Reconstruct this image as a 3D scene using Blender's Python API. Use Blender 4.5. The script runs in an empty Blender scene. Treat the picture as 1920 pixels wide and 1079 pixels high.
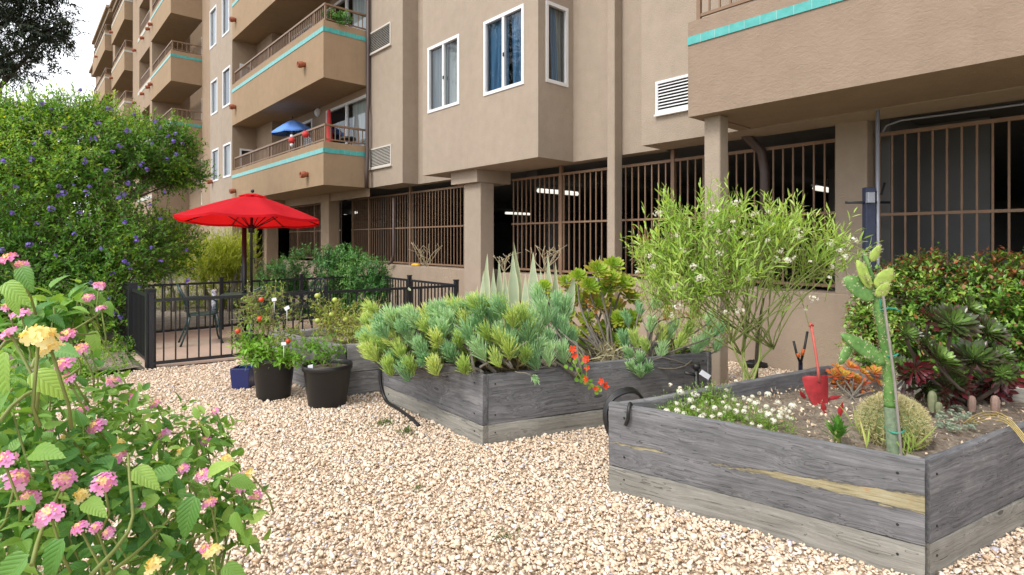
import bpy, math, random
import numpy as np
from mathutils import Vector, Matrix
random.seed(11)
rng = np.random.default_rng(11)
SC = bpy.context.scene
COL = SC.collection
R = math.radians
# ------------------------------------------------------------------ camera geometry
# world: X runs along the facade (to the right), Y into the building, Z up.
F, CX, HY, EYE = 1055.0, 960.0, 454.0, 1.5
A0 = R(48.5)
FWD = np.array([-math.sin(A0), math.cos(A0), 0.0])
RGT = np.array([math.cos(A0), math.sin(A0), 0.0])
UP = np.array([0.0, 0.0, 1.0])
CAM = np.array([0.0, 0.0, EYE])
AX = np.array([RGT, FWD, UP])
def ray(px, py): return FWD + RGT*((px-CX)/F) + UP*((HY-py)/F)
def at_d(px, py, d): return CAM + ray(px, py)*d
def at_z(px, py, z):
    r = ray(px, py); return CAM + r*((z-EYE)/r[2])
def at_y(px, py, y):
    r = ray(px, py); return CAM + r*(y/r[1])
def at_x(px, py, x):
    r = ray(px, py); return CAM + r*(x/r[0])
def V3(*a): return np.array(a, float)
def nrm(v):
    v = np.asarray(v, float)
    return v/np.maximum(np.linalg.norm(v, axis=-1, keepdims=True), 1e-9)
# ------------------------------------------------------------------ objects
ORG = {}
def thing(name, label, cat, loc=(0, 0, 0), group=None):
    o = bpy.data.objects.new(name, None); COL.objects.link(o)
    o.location = tuple(float(c) for c in loc); o.empty_display_size = 0.1
    o['label'] = label; o['category'] = cat
    if group: o['group'] = group
    ORG[o.name] = np.array(loc, float)
    return o
def tag(o, label, cat, group=None):
    o['label'] = label; o['category'] = cat
    if group: o['group'] = group
    return o
def link(name, me, parent=None, loc=None, rot=None):
    o = bpy.data.objects.new(name, me); COL.objects.link(o)
    if parent is not None: o.parent = parent
    if loc is not None: o.location = tuple(float(c) for c in loc)
    if rot is not None: o.rotation_euler = rot
    return o
def world_of(p): return ORG.get(p.name, np.zeros(3)) if p is not None else np.zeros(3)
def copy_tree(o, parent=None):
    c = o.copy(); COL.objects.link(c)
    if parent is not None: c.parent = parent
    for ch in list(o.children): copy_tree(ch, c)
    return c
def raw_mesh(name, V, Fc, mat, smooth=False, attrs=None):
    """V (n,3), Fc (m,k) array with one k"""
    V = np.ascontiguousarray(V, np.float32); Fc = np.ascontiguousarray(Fc, np.int32)
    me = bpy.data.meshes.new(name)
    m, k = Fc.shape
    me.vertices.add(len(V)); me.vertices.foreach_set('co', V.ravel())
    me.loops.add(m*k); me.loops.foreach_set('vertex_index', Fc.ravel())
    me.polygons.add(m); me.polygons.foreach_set('loop_start', np.arange(0, m*k, k, dtype=np.int32))
    for an, av in (attrs or {}).items():
        av = np.ascontiguousarray(av, np.float32)
        if av.ndim == 1:
            at = me.attributes.new(an, 'FLOAT', 'POINT'); at.data.foreach_set('value', av)
        else:
            at = me.attributes.new(an, 'FLOAT_VECTOR', 'POINT'); at.data.foreach_set('vector', av.ravel())
    me.update(calc_edges=True)
    if smooth: me.polygons.foreach_set('use_smooth', np.ones(m, bool))
    me.materials.append(mat)
    return me
def big(name, V, Fc, mat, parent=None, smooth=False, attrs=None, at=None):
    o = np.asarray(at, float) if at is not None else world_of(parent)
    me = raw_mesh(name, np.asarray(V) - o, Fc, mat, smooth, attrs)
    ob = link(name, me, parent, o - world_of(parent))
    ORG[ob.name] = o
    return ob
class MB:
    """collects simple shapes into one mesh; world coordinates"""
    def __init__(s): s.v = []; s.f = []; s.sm = []
    def add(s, vs, fs, smooth=False):
        b = len(s.v); s.v += [tuple(map(float, v)) for v in vs]
        for f in fs: s.f.append([b+i for i in f]); s.sm.append(smooth)
        return s
    def box(s, lo, hi):
        x0, y0, z0 = (min(a, b) for a, b in zip(lo, hi)); x1, y1, z1 = (max(a, b) for a, b in zip(lo, hi))
        return s.add([(x0,y0,z0),(x1,y0,z0),(x1,y1,z0),(x0,y1,z0),(x0,y0,z1),(x1,y0,z1),(x1,y1,z1),(x0,y1,z1)],
              [(0,3,2,1),(4,5,6,7),(0,1,5,4),(1,2,6,5),(2,3,7,6),(3,0,4,7)])
    def obox(s, c, ux, uy, uz):
        """oriented box: centre and three half vectors"""
        c, ux, uy, uz = (np.asarray(a, float) for a in (c, ux, uy, uz))
        P = [c+ux*a+uy*b+uz*d for d in (-1, 1) for a, b in ((-1,-1),(1,-1),(1,1),(-1,1))]
        return s.add(P, [(0,3,2,1),(4,5,6,7),(0,1,5,4),(1,2,6,5),(2,3,7,6),(3,0,4,7)])
    def tube(s, pts, r, n=8, smooth=True, caps=True):
        pts = [np.asarray(p, float) for p in pts]
        rs = list(r) if hasattr(r, '__len__') else [r]*len(pts)
        b = len(s.v); prev = None
        for i, p in enumerate(pts):
            t = nrm(pts[min(i+1, len(pts)-1)] - pts[max(i-1, 0)])
            if prev is None:
                a = np.cross(t, UP if abs(t[2]) < .9 else V3(1, 0, 0)); a = nrm(a)
            else:
                a = prev - t*np.dot(prev, t); a = nrm(a)
            prev = a; c = np.cross(t, a)
            for k in range(n):
                th = 2*math.pi*k/n
                s.v.append(tuple(p + (a*math.cos(th)+c*math.sin(th))*rs[i]))
        for i in range(len(pts)-1):
            for k in range(n):
                s.f.append([b+i*n+k, b+i*n+(k+1) % n, b+(i+1)*n+(k+1) % n, b+(i+1)*n+k]); s.sm.append(smooth)
        if caps:
            s.f.append([b+k for k in range(n)][::-1]); s.sm.append(False)
            e = b+(len(pts)-1)*n
            s.f.append([e+k for k in range(n)]); s.sm.append(False)
        return s
    def bar(s, a, b, w): return s.tube([a, b], w*.7071, 4, False)
    def lathe(s, c, prof, n=24, smooth=True, sx=1., sy=1.):
        c = np.asarray(c, float); b = len(s.v)
        for r, z in prof:
            for k in range(n):
                th = 2*math.pi*k/n
                s.v.append((c[0]+r*sx*math.cos(th), c[1]+r*sy*math.sin(th), c[2]+z))
        for i in range(len(prof)-1):
            for k in range(n):
                s.f.append([b+i*n+k, b+i*n+(k+1) % n, b+(i+1)*n+(k+1) % n, b+(i+1)*n+k]); s.sm.append(smooth)
        return s
    def disc(s, c, r, n=24, flip=False):
        f = list(range(n))
        return s.add([(c[0]+r*math.cos(2*math.pi*k/n), c[1]+r*math.sin(2*math.pi*k/n), c[2]) for k in range(n)],
                     [f[::-1] if flip else f])
    def blob(s, c, ax, nu=12, nv=8, jit=0., seed=0):
        """ellipsoid; ax = three half-axis vectors"""
        rr = np.random.default_rng(seed); c = np.asarray(c, float); ax = np.asarray(ax, float)
        b = len(s.v)
        for i in range(nv+1):
            ph = math.pi*i/nv
            for k in range(nu):
                th = 2*math.pi*k/nu
                q = ax[0]*math.cos(th)*math.sin(ph)+ax[1]*math.sin(th)*math.sin(ph)+ax[2]*math.cos(ph)
                s.v.append(tuple(c+q*(1+jit*rr.normal())))
        for i in range(nv):
            for k in range(nu):
                s.f.append([b+(i+1)*nu+k, b+(i+1)*nu+(k+1) % nu, b+i*nu+(k+1) % nu, b+i*nu+k]); s.sm.append(True)
        return s
    def build(s, name, mat, parent=None, at=None, bevel=0.):
        o = np.asarray(at, float) if at is not None else world_of(parent)
        me = bpy.data.meshes.new(name)
        me.from_pydata([tuple(np.asarray(v)-o) for v in s.v], [], s.f)
        me.polygons.foreach_set('use_smooth', np.array(s.sm, bool))
        me.update(); me.materials.append(mat)
        ob = link(name, me, parent, o - world_of(parent))
        ORG[ob.name] = o
        if bevel:
            m = ob.modifiers.new('bevel', 'BEVEL'); m.width = bevel; m.segments = 2; m.limit_method = 'ANGLE'
        return ob
# ------------------------------------------------------------------ materials
class NT:
    def __init__(s, name):
        s.m = bpy.data.materials.new(name); s.m.use_nodes = True
        s.t = s.m.node_tree; s.n = s.t.nodes; s.b = s.n['Principled BSDF']; s.out = s.n['Material Output']
    def new(s, ty, **kw):
        n = s.n.new(ty)
        for k, v in kw.items():
            if k.startswith('i_'): n.inputs[k[2:].replace('_', ' ')].default_value = v
            else: setattr(n, k, v)
        return n
    def ln(s, a, b): s.t.links.new(a, b)
    def noise(s, vec, scale, detail=4., rough=.55, dist=0.):
        n = s.new('ShaderNodeTexNoise'); n.inputs['Scale'].default_value = scale
        n.inputs['Detail'].default_value = detail; n.inputs['Roughness'].default_value = rough
        n.inputs['Distortion'].default_value = dist
        if vec is not None: s.ln(vec, n.inputs['Vector'])
        return n.outputs['Fac']
    def obj(s): return s.new('ShaderNodeTexCoord').outputs['Object']
    def mapv(s, vec, scale=(1, 1, 1), loc=(0, 0, 0)):
        m = s.new('ShaderNodeMapping'); m.inputs['Scale'].default_value = scale; m.inputs['Location'].default_value = loc
        s.ln(vec, m.inputs['Vector']); return m.outputs['Vector']
    def ramp(s, fac, stops, interp='LINEAR'):
        r = s.new('ShaderNodeValToRGB'); e = r.color_ramp.elements; r.color_ramp.interpolation = interp
        while len(e) < len(stops): e.new(.5)
        for q, (p, c) in zip(e, stops): q.position = p; q.color = (*c, 1)
        s.ln(fac, r.inputs['Fac']); return r.outputs['Color']
    def math(s, op, a, b=None, c=None, clamp=False):
        n = s.new('ShaderNodeMath', operation=op, use_clamp=clamp)
        for i, q in enumerate((a, b, c)):
            if q is None: continue
            if isinstance(q, (int, float)): n.inputs[i].default_value = q
            else: s.ln(q, n.inputs[i])
        return n.outputs[0]
    def mix(s, fac, a, b, mode='MIX'):
        n = s.new('ShaderNodeMix', data_type='RGBA', blend_type=mode)
        for i, q in ((0, fac), (6, a), (7, b)):
            if isinstance(q, (int, float)): n.inputs[i].default_value = q
            elif isinstance(q, tuple): n.inputs[i].default_value = (*q, 1)
            else: s.ln(q, n.inputs[i])
        return n.outputs[2]
    def bump(s, h, strength=.3, dist=.01):
        n = s.new('ShaderNodeBump'); n.inputs['Strength'].default_value = strength; n.inputs['Distance'].default_value = dist
        s.ln(h, n.inputs['Height']); s.ln(n.outputs['Normal'], s.b.inputs['Normal'])
    def col(s, c):
        if isinstance(c, tuple): s.b.inputs['Base Color'].default_value = (*c, 1)
        else: s.ln(c, s.b.inputs['Base Color'])
    def rough(s, v):
        if isinstance(v, (int, float)): s.b.inputs['Roughness'].default_value = v
        else: s.ln(v, s.b.inputs['Roughness'])
def plain(name, c, rough=.6, metal=0., var=.12, scale=8., bump=0., spec=.5):
    t = NT(name); ob = t.obj(); n = t.noise(ob, scale, 5.)
    k = t.math('MULTIPLY_ADD', n, 2*var, 1-var)
    t.col(t.mix(1., c, k, 'MULTIPLY'))
    t.rough(rough); t.b.inputs['Metallic'].default_value = metal
    t.b.inputs['Specular IOR Level'].default_value = spec
    if bump: t.bump(t.noise(ob, scale*6, 4.), bump, .01)
    return t.m
def stucco(name, c, trowel=0.):
    t = NT(name); ob = t.obj()
    big_ = t.noise(ob, .55, 5., .6)
    stk = t.noise(t.mapv(ob, (2.6, 2.6, .16)), 1., 5., .6)
    mot = t.noise(ob, 5., 6., .65)
    k = t.math('ADD', t.math('MULTIPLY', big_, .22), t.math('ADD', t.math('MULTIPLY', stk, .14), t.math('MULTIPLY', mot, .3)))
    k = t.math('ADD', k, .67)
    base = t.mix(1., c, k, 'MULTIPLY')
    # rain streaks and grime: narrow vertical marks
    gr = t.noise(t.mapv(ob, (4.5, 4.5, .45), (3, 1, 7)), 1., 7., .75)
    g = t.math('MULTIPLY', t.math('SUBTRACT', gr, .57, clamp=True), 1.5, clamp=True)
    base = t.mix(g, base, (c[0]*.55, c[1]*.52, c[2]*.5))
    t.col(base); t.rough(.92); t.b.inputs['Specular IOR Level'].default_value = .2
    fine = t.noise(ob, 55., 5., .7)
    h = fine
    if trowel:
        tw = t.noise(t.mapv(ob, (5., 5., 9.)), 1.3, 3., .5, 2.2)
        tw2 = t.noise(t.mapv(ob, (9., 9., 15.), (2, 4, 1)), 1.6, 2., .5, 1.5)
        h = t.math('ADD', t.math('MULTIPLY', fine, .35), t.math('MULTIPLY', t.math('ADD', tw, tw2), trowel))
    t.bump(h, .55, .012)
    return t.m
def foliage(name, stops, transl=.3, rough=.5, spec=.35, veins=False):
    t = NT(name)
    a = t.new('ShaderNodeAttribute', attribute_name='tint')
    c = t.ramp(a.outputs['Fac'], stops)
    if veins:
        u = t.new('ShaderNodeAttribute', attribute_name='leafuv')
        sp = t.new('ShaderNodeSeparateXYZ'); t.ln(u.outputs['Vector'], sp.inputs[0])
        ax = t.math('ABSOLUTE', sp.outputs[0])
        w = t.math('SINE', t.math('MULTIPLY', t.math('SUBTRACT', sp.outputs[1], t.math('MULTIPLY', ax, .75)), 52.))
        vein = t.math('MULTIPLY', t.math('SUBTRACT', w, .72, clamp=True), 1.6)
        rib = t.math('LESS_THAN', ax, .025)
        vv = t.math('MAXIMUM', vein, rib)
        c = t.mix(t.math('MULTIPLY', vv, .26), c, (.3, .44, .14))
        t.bump(t.math('SUBTRACT', w, vv), .3, .003)
    t.col(c); t.rough(rough); t.b.inputs['Specular IOR Level'].default_value = spec
    tr = t.new('ShaderNodeBsdfTranslucent'); t.ln(t.mix(1., c, (1.25, 1.15, .55), 'MULTIPLY'), tr.inputs['Color'])
    mx = t.new('ShaderNodeMixShader'); mx.inputs[0].default_value = transl
    t.ln(t.b.outputs[0], mx.inputs[1]); t.ln(tr.outputs[0], mx.inputs[2]); t.ln(mx.outputs[0], t.out.inputs['Surface'])
    return t.m
def wood(name, dark, mid, light, streak=False, lichen=0.):
    t = NT(name); ob = t.obj()
    oi = t.new('ShaderNodeObjectInfo')
    off = t.new('ShaderNodeVectorMath', operation='SCALE'); off.inputs[0].default_value = (17., 31., 23.)
    t.ln(oi.outputs['Random'], off.inputs['Scale'])
    ad = t.new('ShaderNodeVectorMath', operation='ADD'); t.ln(ob, ad.inputs[0]); t.ln(off.outputs[0], ad.inputs[1])
    p = ad.outputs[0]
    warp = t.noise(t.mapv(p, (1.5, 5, 5)), 1., 3., .5)
    wv = t.new('ShaderNodeVectorMath', operation='MULTIPLY_ADD')
    cx = t.new('ShaderNodeCombineXYZ'); t.ln(warp, cx.inputs[0]); t.ln(warp, cx.inputs[1]); t.ln(warp, cx.inputs[2])
    t.ln(cx.outputs[0], wv.inputs[0]); wv.inputs[1].default_value = (0., .09, .09); t.ln(p, wv.inputs[2])
    kv = t.new('ShaderNodeTexVoronoi'); kv.inputs['Scale'].default_value = 1.; t.ln(t.mapv(p, (1.7, 0, 5.)), kv.inputs['Vector'])
    kd = kv.outputs['Distance']; kn = t.math('POWER', 2.718, t.math('MULTIPLY', t.math('MULTIPLY', kd, kd), -22.))
    kc = t.new('ShaderNodeCombineXYZ'); t.ln(t.math('MULTIPLY', kn, .1), kc.inputs[1]); t.ln(t.math('MULTIPLY', kn, .1), kc.inputs[2])
    kw = t.new('ShaderNodeVectorMath', operation='ADD'); t.ln(wv.outputs[0], kw.inputs[0]); t.ln(kc.outputs[0], kw.inputs[1]); wv = kw
    grain = t.noise(t.mapv(wv.outputs[0], (1.1, 55, 55)), 1., 6., .7)
    fine = t.noise(t.mapv(wv.outputs[0], (4., 190, 190)), 1., 4., .65)
    blot = t.noise(t.mapv(p, (2.2, 5, 5)), 1., 6., .65)
    g = t.math('ADD', t.math('MULTIPLY', grain, .58), t.math('ADD', t.math('MULTIPLY', fine, .3), t.math('MULTIPLY', blot, .42)))
    g = t.math('SUBTRACT', g, .15)
    c = t.ramp(g, [(.28, dark), (.5, mid), (.74, light)])
    # cracks along the grain
    ck = t.noise(t.mapv(wv.outputs[0], (.7, 34, 34), (4, 2, 9)), 1., 2., .5)
    crack = t.math('LESS_THAN', t.math('ABSOLUTE', t.math('SUBTRACT', ck, .5)), .0042)
    c = t.mix(t.math('MULTIPLY', crack, .6), c, (.02, .02, .022))
    c = t.mix(t.math('MULTIPLY', t.math('LESS_THAN', kd, .07), .6), c, (.035, .03, .03))
    # pale chalky scuffs
    sc = t.noise(t.mapv(p, (7, 7, 7), (5, 5, 5)), 1., 6., .75)
    c = t.mix(t.math('MULTIPLY', t.math('SUBTRACT', sc, .6, clamp=True), 2.4, clamp=True), c, (.42, .41, .4))
    if lichen:
        li = t.noise(p, 26., 5., .7)
        c = t.mix(t.math('MULTIPLY', t.math('SUBTRACT', li, .62, clamp=True), 4.*lichen, clamp=True), c, (.45, .46, .42))
    h = t.math('SUBTRACT', t.math('ADD', t.math('MULTIPLY', grain, .6), t.math('MULTIPLY', fine, .4)), t.math('MULTIPLY', crack, .6))
    if streak:
        # the yellow bare band where the board has split along the grain, wide at the right end
        sp = t.new('ShaderNodeSeparateXYZ'); t.ln(ob, sp.inputs[0])
        wob = t.noise(t.mapv(ob, (3.2, 0, 0)), 1., 5., .6)
        wob2 = t.noise(t.mapv(ob, (9, 0, 60)), 1., 4., .6)
        z0 = t.math('ADD', t.math('MULTIPLY_ADD', sp.outputs[0], .03, .135), t.math('MULTIPLY', t.math('SUBTRACT', wob, .5), .05))
        dz = t.math('ABSOLUTE', t.math('SUBTRACT', sp.outputs[2], z0))
        hw0 = t.math('MAXIMUM', t.math('MULTIPLY_ADD', sp.outputs[0], .044, -.024), t.math('MULTIPLY_ADD', t.math('ABSOLUTE', t.math('SUBTRACT', sp.outputs[0], .2)), -.07, .013))
        hw = t.math('ADD', hw0, t.math('MULTIPLY', t.math('SUBTRACT', wob2, .5), .055))
        mk = t.math('MULTIPLY', t.math('SUBTRACT', hw, dz), 160., clamp=True)
        tone = t.ramp(t.noise(t.mapv(ob, (4, 30, 30)), 1., 5., .7), [(.34, (.1, .085, .05)), (.46, (.33, .28, .15)), (.58, (.42, .37, .22)), (.74, (.5, .46, .33))])
        rust = t.math('MULTIPLY', t.math('SUBTRACT', t.noise(ob, 11., 2., .5), .62, clamp=True), 7., clamp=True)
        tone = t.mix(t.math('MULTIPLY', rust, t.math('GREATER_THAN', sp.outputs[0], .9)), tone, (.5, .2, .03))
        c = t.mix(t.math('MULTIPLY', mk, .82), c, tone)
        edge = t.math('MULTIPLY', t.math('SUBTRACT', .004, t.math('ABSOLUTE', t.math('SUBTRACT', hw, dz))), 240., clamp=True)
        c = t.mix(t.math('MULTIPLY', edge, .6), c, (.03, .03, .03))
        h = t.math('SUBTRACT', h, t.math('MULTIPLY', mk, .5))
    t.col(c); t.rough(.88); t.b.inputs['Specular IOR Level'].default_value = .25
    t.bump(h, .75, .006)
    return t.m
M = {}
M['wall'] = stucco('wall_stucco', (.375, .307, .243))
M['fascia'] = stucco('balcony_stucco', (.345, .243, .153))
M['fascia_near'] = stucco('balcony_stucco_trowelled', (.295, .222, .168), .55)
M['far'] = stucco('far_stucco', (.345, .254, .178))
M['low'] = stucco('low_wall_stucco', (.37, .293, .225))
def tile():
    t = NT('teal_tile'); ob = t.obj(); n = t.noise(ob, 9., 4., .6)
    c = t.ramp(n, [(.3, (.05, .33, .31)), (.7, (.1, .44, .42))])
    sp = t.new('ShaderNodeSeparateXYZ'); t.ln(ob, sp.inputs[0])
    fr = t.math('FRACT', t.math('MULTIPLY', t.math('ADD', sp.outputs[0], sp.outputs[1]), 6.5))
    g = t.math('LESS_THAN', fr, .045)
    t.col(t.mix(t.math('MULTIPLY', g, .5), c, (.4, .5, .46))); t.rough(.3)
    return t.m
M['tile'] = tile()
M['pale_band'] = plain('pale_band_paint', (.5, .5, .44), .7)
M['rail'] = plain('brown_rail_paint', (.22, .135, .08), .5, var=.2, scale=14)
M['grille'] = plain('rusty_grille_paint', (.23, .14, .085), .6, var=.35, scale=5)
M['white'] = plain('white_frame', (.75, .75, .76), .4, var=.05)
M['vent'] = plain('cream_vent', (.62, .58, .52), .5, var=.1)
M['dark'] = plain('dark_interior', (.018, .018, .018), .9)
M['concrete_dark'] = plain('garage_concrete', (.16, .155, .15), .9, var=.3, scale=2)
M['concrete_grey'] = plain('garage_wall_grey', (.19, .195, .2), .9, var=.2, scale=1.5)
M['terracotta'] = plain('terracotta', (.33, .1, .05), .75, var=.25)
M['pipe_brown'] = plain('brown_pipe', (.075, .05, .045), .45)
M['pipe_tan'] = plain('tan_pipe', (.44, .33, .25), .6)
M['black_metal'] = plain('black_metal', (.012, .013, .018), .38, var=.3)
M['black_plastic'] = plain('black_plastic', (.012, .012, .013), .42, var=.25, bump=.05)
M['navy'] = plain('navy_glaze', (.02, .03, .13), .25)
M['green_metal'] = plain('dark_green_metal', (.018, .05, .048), .35, var=.2)
M['red_cloth'] = None
M['blue_cloth'] = plain('blue_cloth', (.14, .32, .85), .85)
M['red'] = plain('red_paint', (.34, .02, .026), .6, var=.7, scale=22, bump=.3)
M['red_plastic'] = plain('red_fabric', (.6, .04, .04), .7)
M['orange'] = plain('orange_plastic', (.7, .14, .02), .4)
M['yellow'] = plain('yellow_plastic', (.75, .42, .03), .5)
M['grey_box'] = plain('grey_metal_box', (.32, .34, .4), .4, .3)
M['dark_blue'] = plain('dark_blue_metal', (.035, .045, .085), .4, .3, var=.35, scale=20)
M['grey_wood'] = plain('grey_stake_wood', (.28, .25, .23), .85, var=.3, scale=30)
M['bark'] = plain('bark', (.11, .085, .065), .9, var=.4, scale=25, bump=.4)
M['grey_bark'] = plain('grey_bark', (.17, .15, .125), .9, var=.4, scale=25, bump=.4)
M['green_stem'] = plain('green_stem', (.2, .24, .06), .6, var=.3, scale=12)
M['tan_stem'] = plain('tan_stem', (.3, .24, .12), .7, var=.3, scale=12)
M['dry'] = plain('dry_stem', (.42, .35, .22), .8, var=.3, scale=20)
M['tie'] = plain('green_tie', (.03, .27, .18), .55)
M['label_white'] = plain('white_tag', (.75, .76, .8), .4)
M['curtain_blue'] = None
def cloth(name, c, stripe=0., c2=None):
    t = NT(name); ob = t.obj()
    w = t.noise(t.mapv(ob, (16, 16, .6)), 1., 3.)
    t.col(t.ramp(w, [(.35, tuple(q*.7 for q in c)), (.65, c2 or c)])); t.rough(.85)
    return t.m
M['curtain_blue'] = cloth('blue_curtain', (.10, .26, .48), c2=(.2, .45, .72))
M['curtain_white'] = cloth('pale_curtain', (.72, .78, .73), c2=(.82, .85, .8))
M['curtain_grey'] = cloth('grey_curtain', (.26, .33, .35), c2=(.36, .42, .43))
def redcloth():
    t = NT('red_canopy'); ob = t.obj(); n = t.noise(ob, 3., 5.)
    t.col(t.ramp(n, [(.3, (.58, .008, .02)), (.7, (.72, .015, .03))])); t.rough(.75); t.b.inputs['Specular IOR Level'].default_value = .25
    tr = t.new('ShaderNodeBsdfTranslucent'); tr.inputs[0].default_value = (.95, .015, .015, 1)
    mx = t.new('ShaderNodeMixShader'); mx.inputs[0].default_value = .42
    t.ln(t.b.outputs[0], mx.inputs[1]); t.ln(tr.outputs[0], mx.inputs[2]); t.ln(mx.outputs[0], t.out.inputs['Surface'])
    t.bump(t.noise(ob, 160., 2.), .15, .002)
    return t.m
M['red_cloth'] = redcloth()
def glass():
    t = NT('window_glass')
    gl = t.new('ShaderNodeBsdfGlossy'); gl.inputs['Roughness'].default_value = .02; gl.inputs['Color'].default_value = (.9, .95, 1, 1)
    tr = t.new('ShaderNodeBsdfTransparent'); tr.inputs[0].default_value = (.86, .9, .92, 1)
    fr = t.new('ShaderNodeFresnel'); fr.inputs[0].default_value = 1.5
    mx = t.new('ShaderNodeMixShader'); t.ln(t.math('MULTIPLY_ADD', fr.outputs[0], .8, .04), mx.inputs[0])
    t.ln(tr.outputs[0], mx.inputs[1]); t.ln(gl.outputs[0], mx.inputs[2]); t.ln(mx.outputs[0], t.out.inputs['Surface'])
    return t.m
M['glass'] = glass()
def lampm(name, s):
    t = NT(name); t.b.inputs['Emission Color'].default_value = (1, .96, .85, 1); t.b.inputs['Emission Strength'].default_value = s
    return t.m
M['tube'] = lampm('fluorescent_tube', .62)
M['wood_dark'] = wood('weathered_plank', (.055, .055, .062), (.155, .154, .164), (.3, .298, .305))
M['wood_streak'] = wood('weathered_split_plank', (.065, .065, .07), (.165, .164, .172), (.3, .297, .305), streak=True)
M['wood_pale'] = wood('weathered_pale_plank', (.13, .127, .115), (.25, .24, .215), (.4, .385, .345))
M['wood_log'] = wood('rough_log', (.05, .05, .052), (.2, .195, .195), (.42, .41, .4), lichen=.5)
def soilm():
    t = NT('bed_soil'); ob = t.obj()
    n = t.noise(ob, 26., 8., .7); n2 = t.noise(ob, 4., 5.)
    c = t.ramp(t.math('ADD', t.math('MULTIPLY', n, .7), t.math('MULTIPLY', n2, .3)), [(.35, (.1, .08, .06)), (.5, (.25, .2, .155)), (.66, (.42, .36, .29))])
    t.col(c); t.rough(.95); t.bump(n, 1., .03); return t.m
M['soil'] = soilm()
def gravelm():
    t = NT('gravel_base'); ob = t.obj()
    v = t.new('ShaderNodeTexVoronoi'); v.inputs['Scale'].default_value = 52.; t.ln(ob, v.inputs['Vector'])
    sp = t.new('ShaderNodeSeparateColor'); t.ln(v.outputs['Color'], sp.inputs[0])
    c = t.ramp(sp.outputs[0], [(0., (.5, .36, .24)), (.25, (.62, .47, .33)), (.6, (.7, .56, .42)), (1., (.76, .65, .53))])
    c = t.mix(t.math('MULTIPLY', v.outputs['Distance'], .5, clamp=True), c, (.2, .14, .09))
    t.col(c); t.rough(.9); t.bump(t.math('SUBTRACT', 1., v.outputs['Distance']), 1., .02); return t.m
M['gravel'] = gravelm()
def pebblem():
    t = NT('pebble_stone'); a = t.new('ShaderNodeAttribute', attribute_name='tint')
    c = t.ramp(a.outputs['Fac'], [(0., (.47, .31, .19)), (.06, (.65, .48, .33)), (.3, (.72, .57, .43)), (.6, (.75, .61, .47)), (.82, (.77, .65, .53)), (.93, (.79, .71, .62)), (.97, (.8, .75, .7)), (.983, (.45, .43, .48)), (1., (.55, .53, .62))])
    n = t.noise(t.obj(), 60., 5., .7)
    t.col(t.mix(1., c, t.math('MULTIPLY_ADD', n, .5, .74), 'MULTIPLY')); t.rough(.85)
    t.bump(n, .5, .004); return t.m
M['pebble'] = pebblem()
M['patio'] = plain('patio_concrete', (.47, .36, .28), .85, var=.15, scale=3, bump=.15)
M['earth'] = soilm()
M['asphalt'] = plain('far_ground', (.12, .11, .08), .9, var=.3, scale=.6)
# ------------------------------------------------------------------ camera, sky, sun
cam = bpy.data.cameras.new('camera'); cam.sensor_width = 36.0; cam.lens = 36.0*F/1920.0
cam.shift_y = -(1079/2.0-HY)/1920.0; cam.clip_start = .03; cam.clip_end = 600
co = bpy.data.objects.new('camera', cam); COL.objects.link(co)
co.location = (0, 0, EYE); co.rotation_euler = (R(90), 0, A0); SC.camera = co
SUN_EL, SUN_AZ = R(50), R(180)        # azimuth from +Y clockwise: light comes from the left, behind the camera
w = bpy.data.worlds.new('World'); SC.world = w; w.use_nodes = True
wt = w.node_tree; bg = wt.nodes['Background']
sky = wt.nodes.new('ShaderNodeTexSky'); sky.sky_type = 'NISHITA'; sky.sun_disc = False
sky.sun_elevation = SUN_EL; sky.sun_rotation = SUN_AZ
sky.air_density = 1.; sky.dust_density = 3.
# bright overcast: a white cloud layer lies over the Nishita sky
tc = wt.nodes.new('ShaderNodeTexCoord'); nz = wt.nodes.new('ShaderNodeTexNoise'); nz.inputs['Scale'].default_value = 1.6; nz.inputs['Detail'].default_value = 5.
wt.links.new(tc.outputs['Generated'], nz.inputs['Vector'])
cr = wt.nodes.new('ShaderNodeValToRGB'); cr.color_ramp.elements[0].position = .25; cr.color_ramp.elements[0].color = (10.2, 10.5, 11., 1)
cr.color_ramp.elements[1].position = .75; cr.color_ramp.elements[1].color = (13.0, 13.0, 13.1, 1)
wt.links.new(nz.outputs['Fac'], cr.inputs['Fac'])
mxw = wt.nodes.new('ShaderNodeMix'); mxw.data_type = 'RGBA'; mxw.inputs[0].default_value = .86
wt.links.new(sky.outputs[0], mxw.inputs[6]); wt.links.new(cr.outputs[0], mxw.inputs[7]); wt.links.new(mxw.outputs[2], bg.inputs['Color'])
bg.inputs['Strength'].default_value = .1
sl = bpy.data.lights.new('sun', 'SUN'); sl.energy = 1.5; sl.angle = R(20); sl.color = (1, .95, .87)
so = bpy.data.objects.new('sun', sl); COL.objects.link(so)
sd = Vector((math.sin(SUN_AZ)*math.cos(SUN_EL), math.cos(SUN_AZ)*math.cos(SUN_EL), math.sin(SUN_EL)))
so.rotation_euler = sd.to_track_quat('Z', 'Y').to_euler(); so.location = (0, -4, 12)
SC.view_settings.view_transform = 'Standard'; SC.view_settings.look = 'None'; SC.view_settings.exposure = .75; SC.view_settings.gamma = 1
SC.render.engine = 'CYCLES'
SC.cycles.use_denoising = True
try: SC.cycles.denoiser = 'OPENIMAGEDENOISE'
except Exception: pass
SC.cycles.max_bounces = 8; SC.cycles.diffuse_bounces = 4; SC.cycles.transparent_max_bounces = 12
SC.cycles.transmission_bounces = 4; SC.cycles.glossy_bounces = 3
SC.cycles.caustics_reflective = False; SC.cycles.caustics_refractive = False
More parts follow.
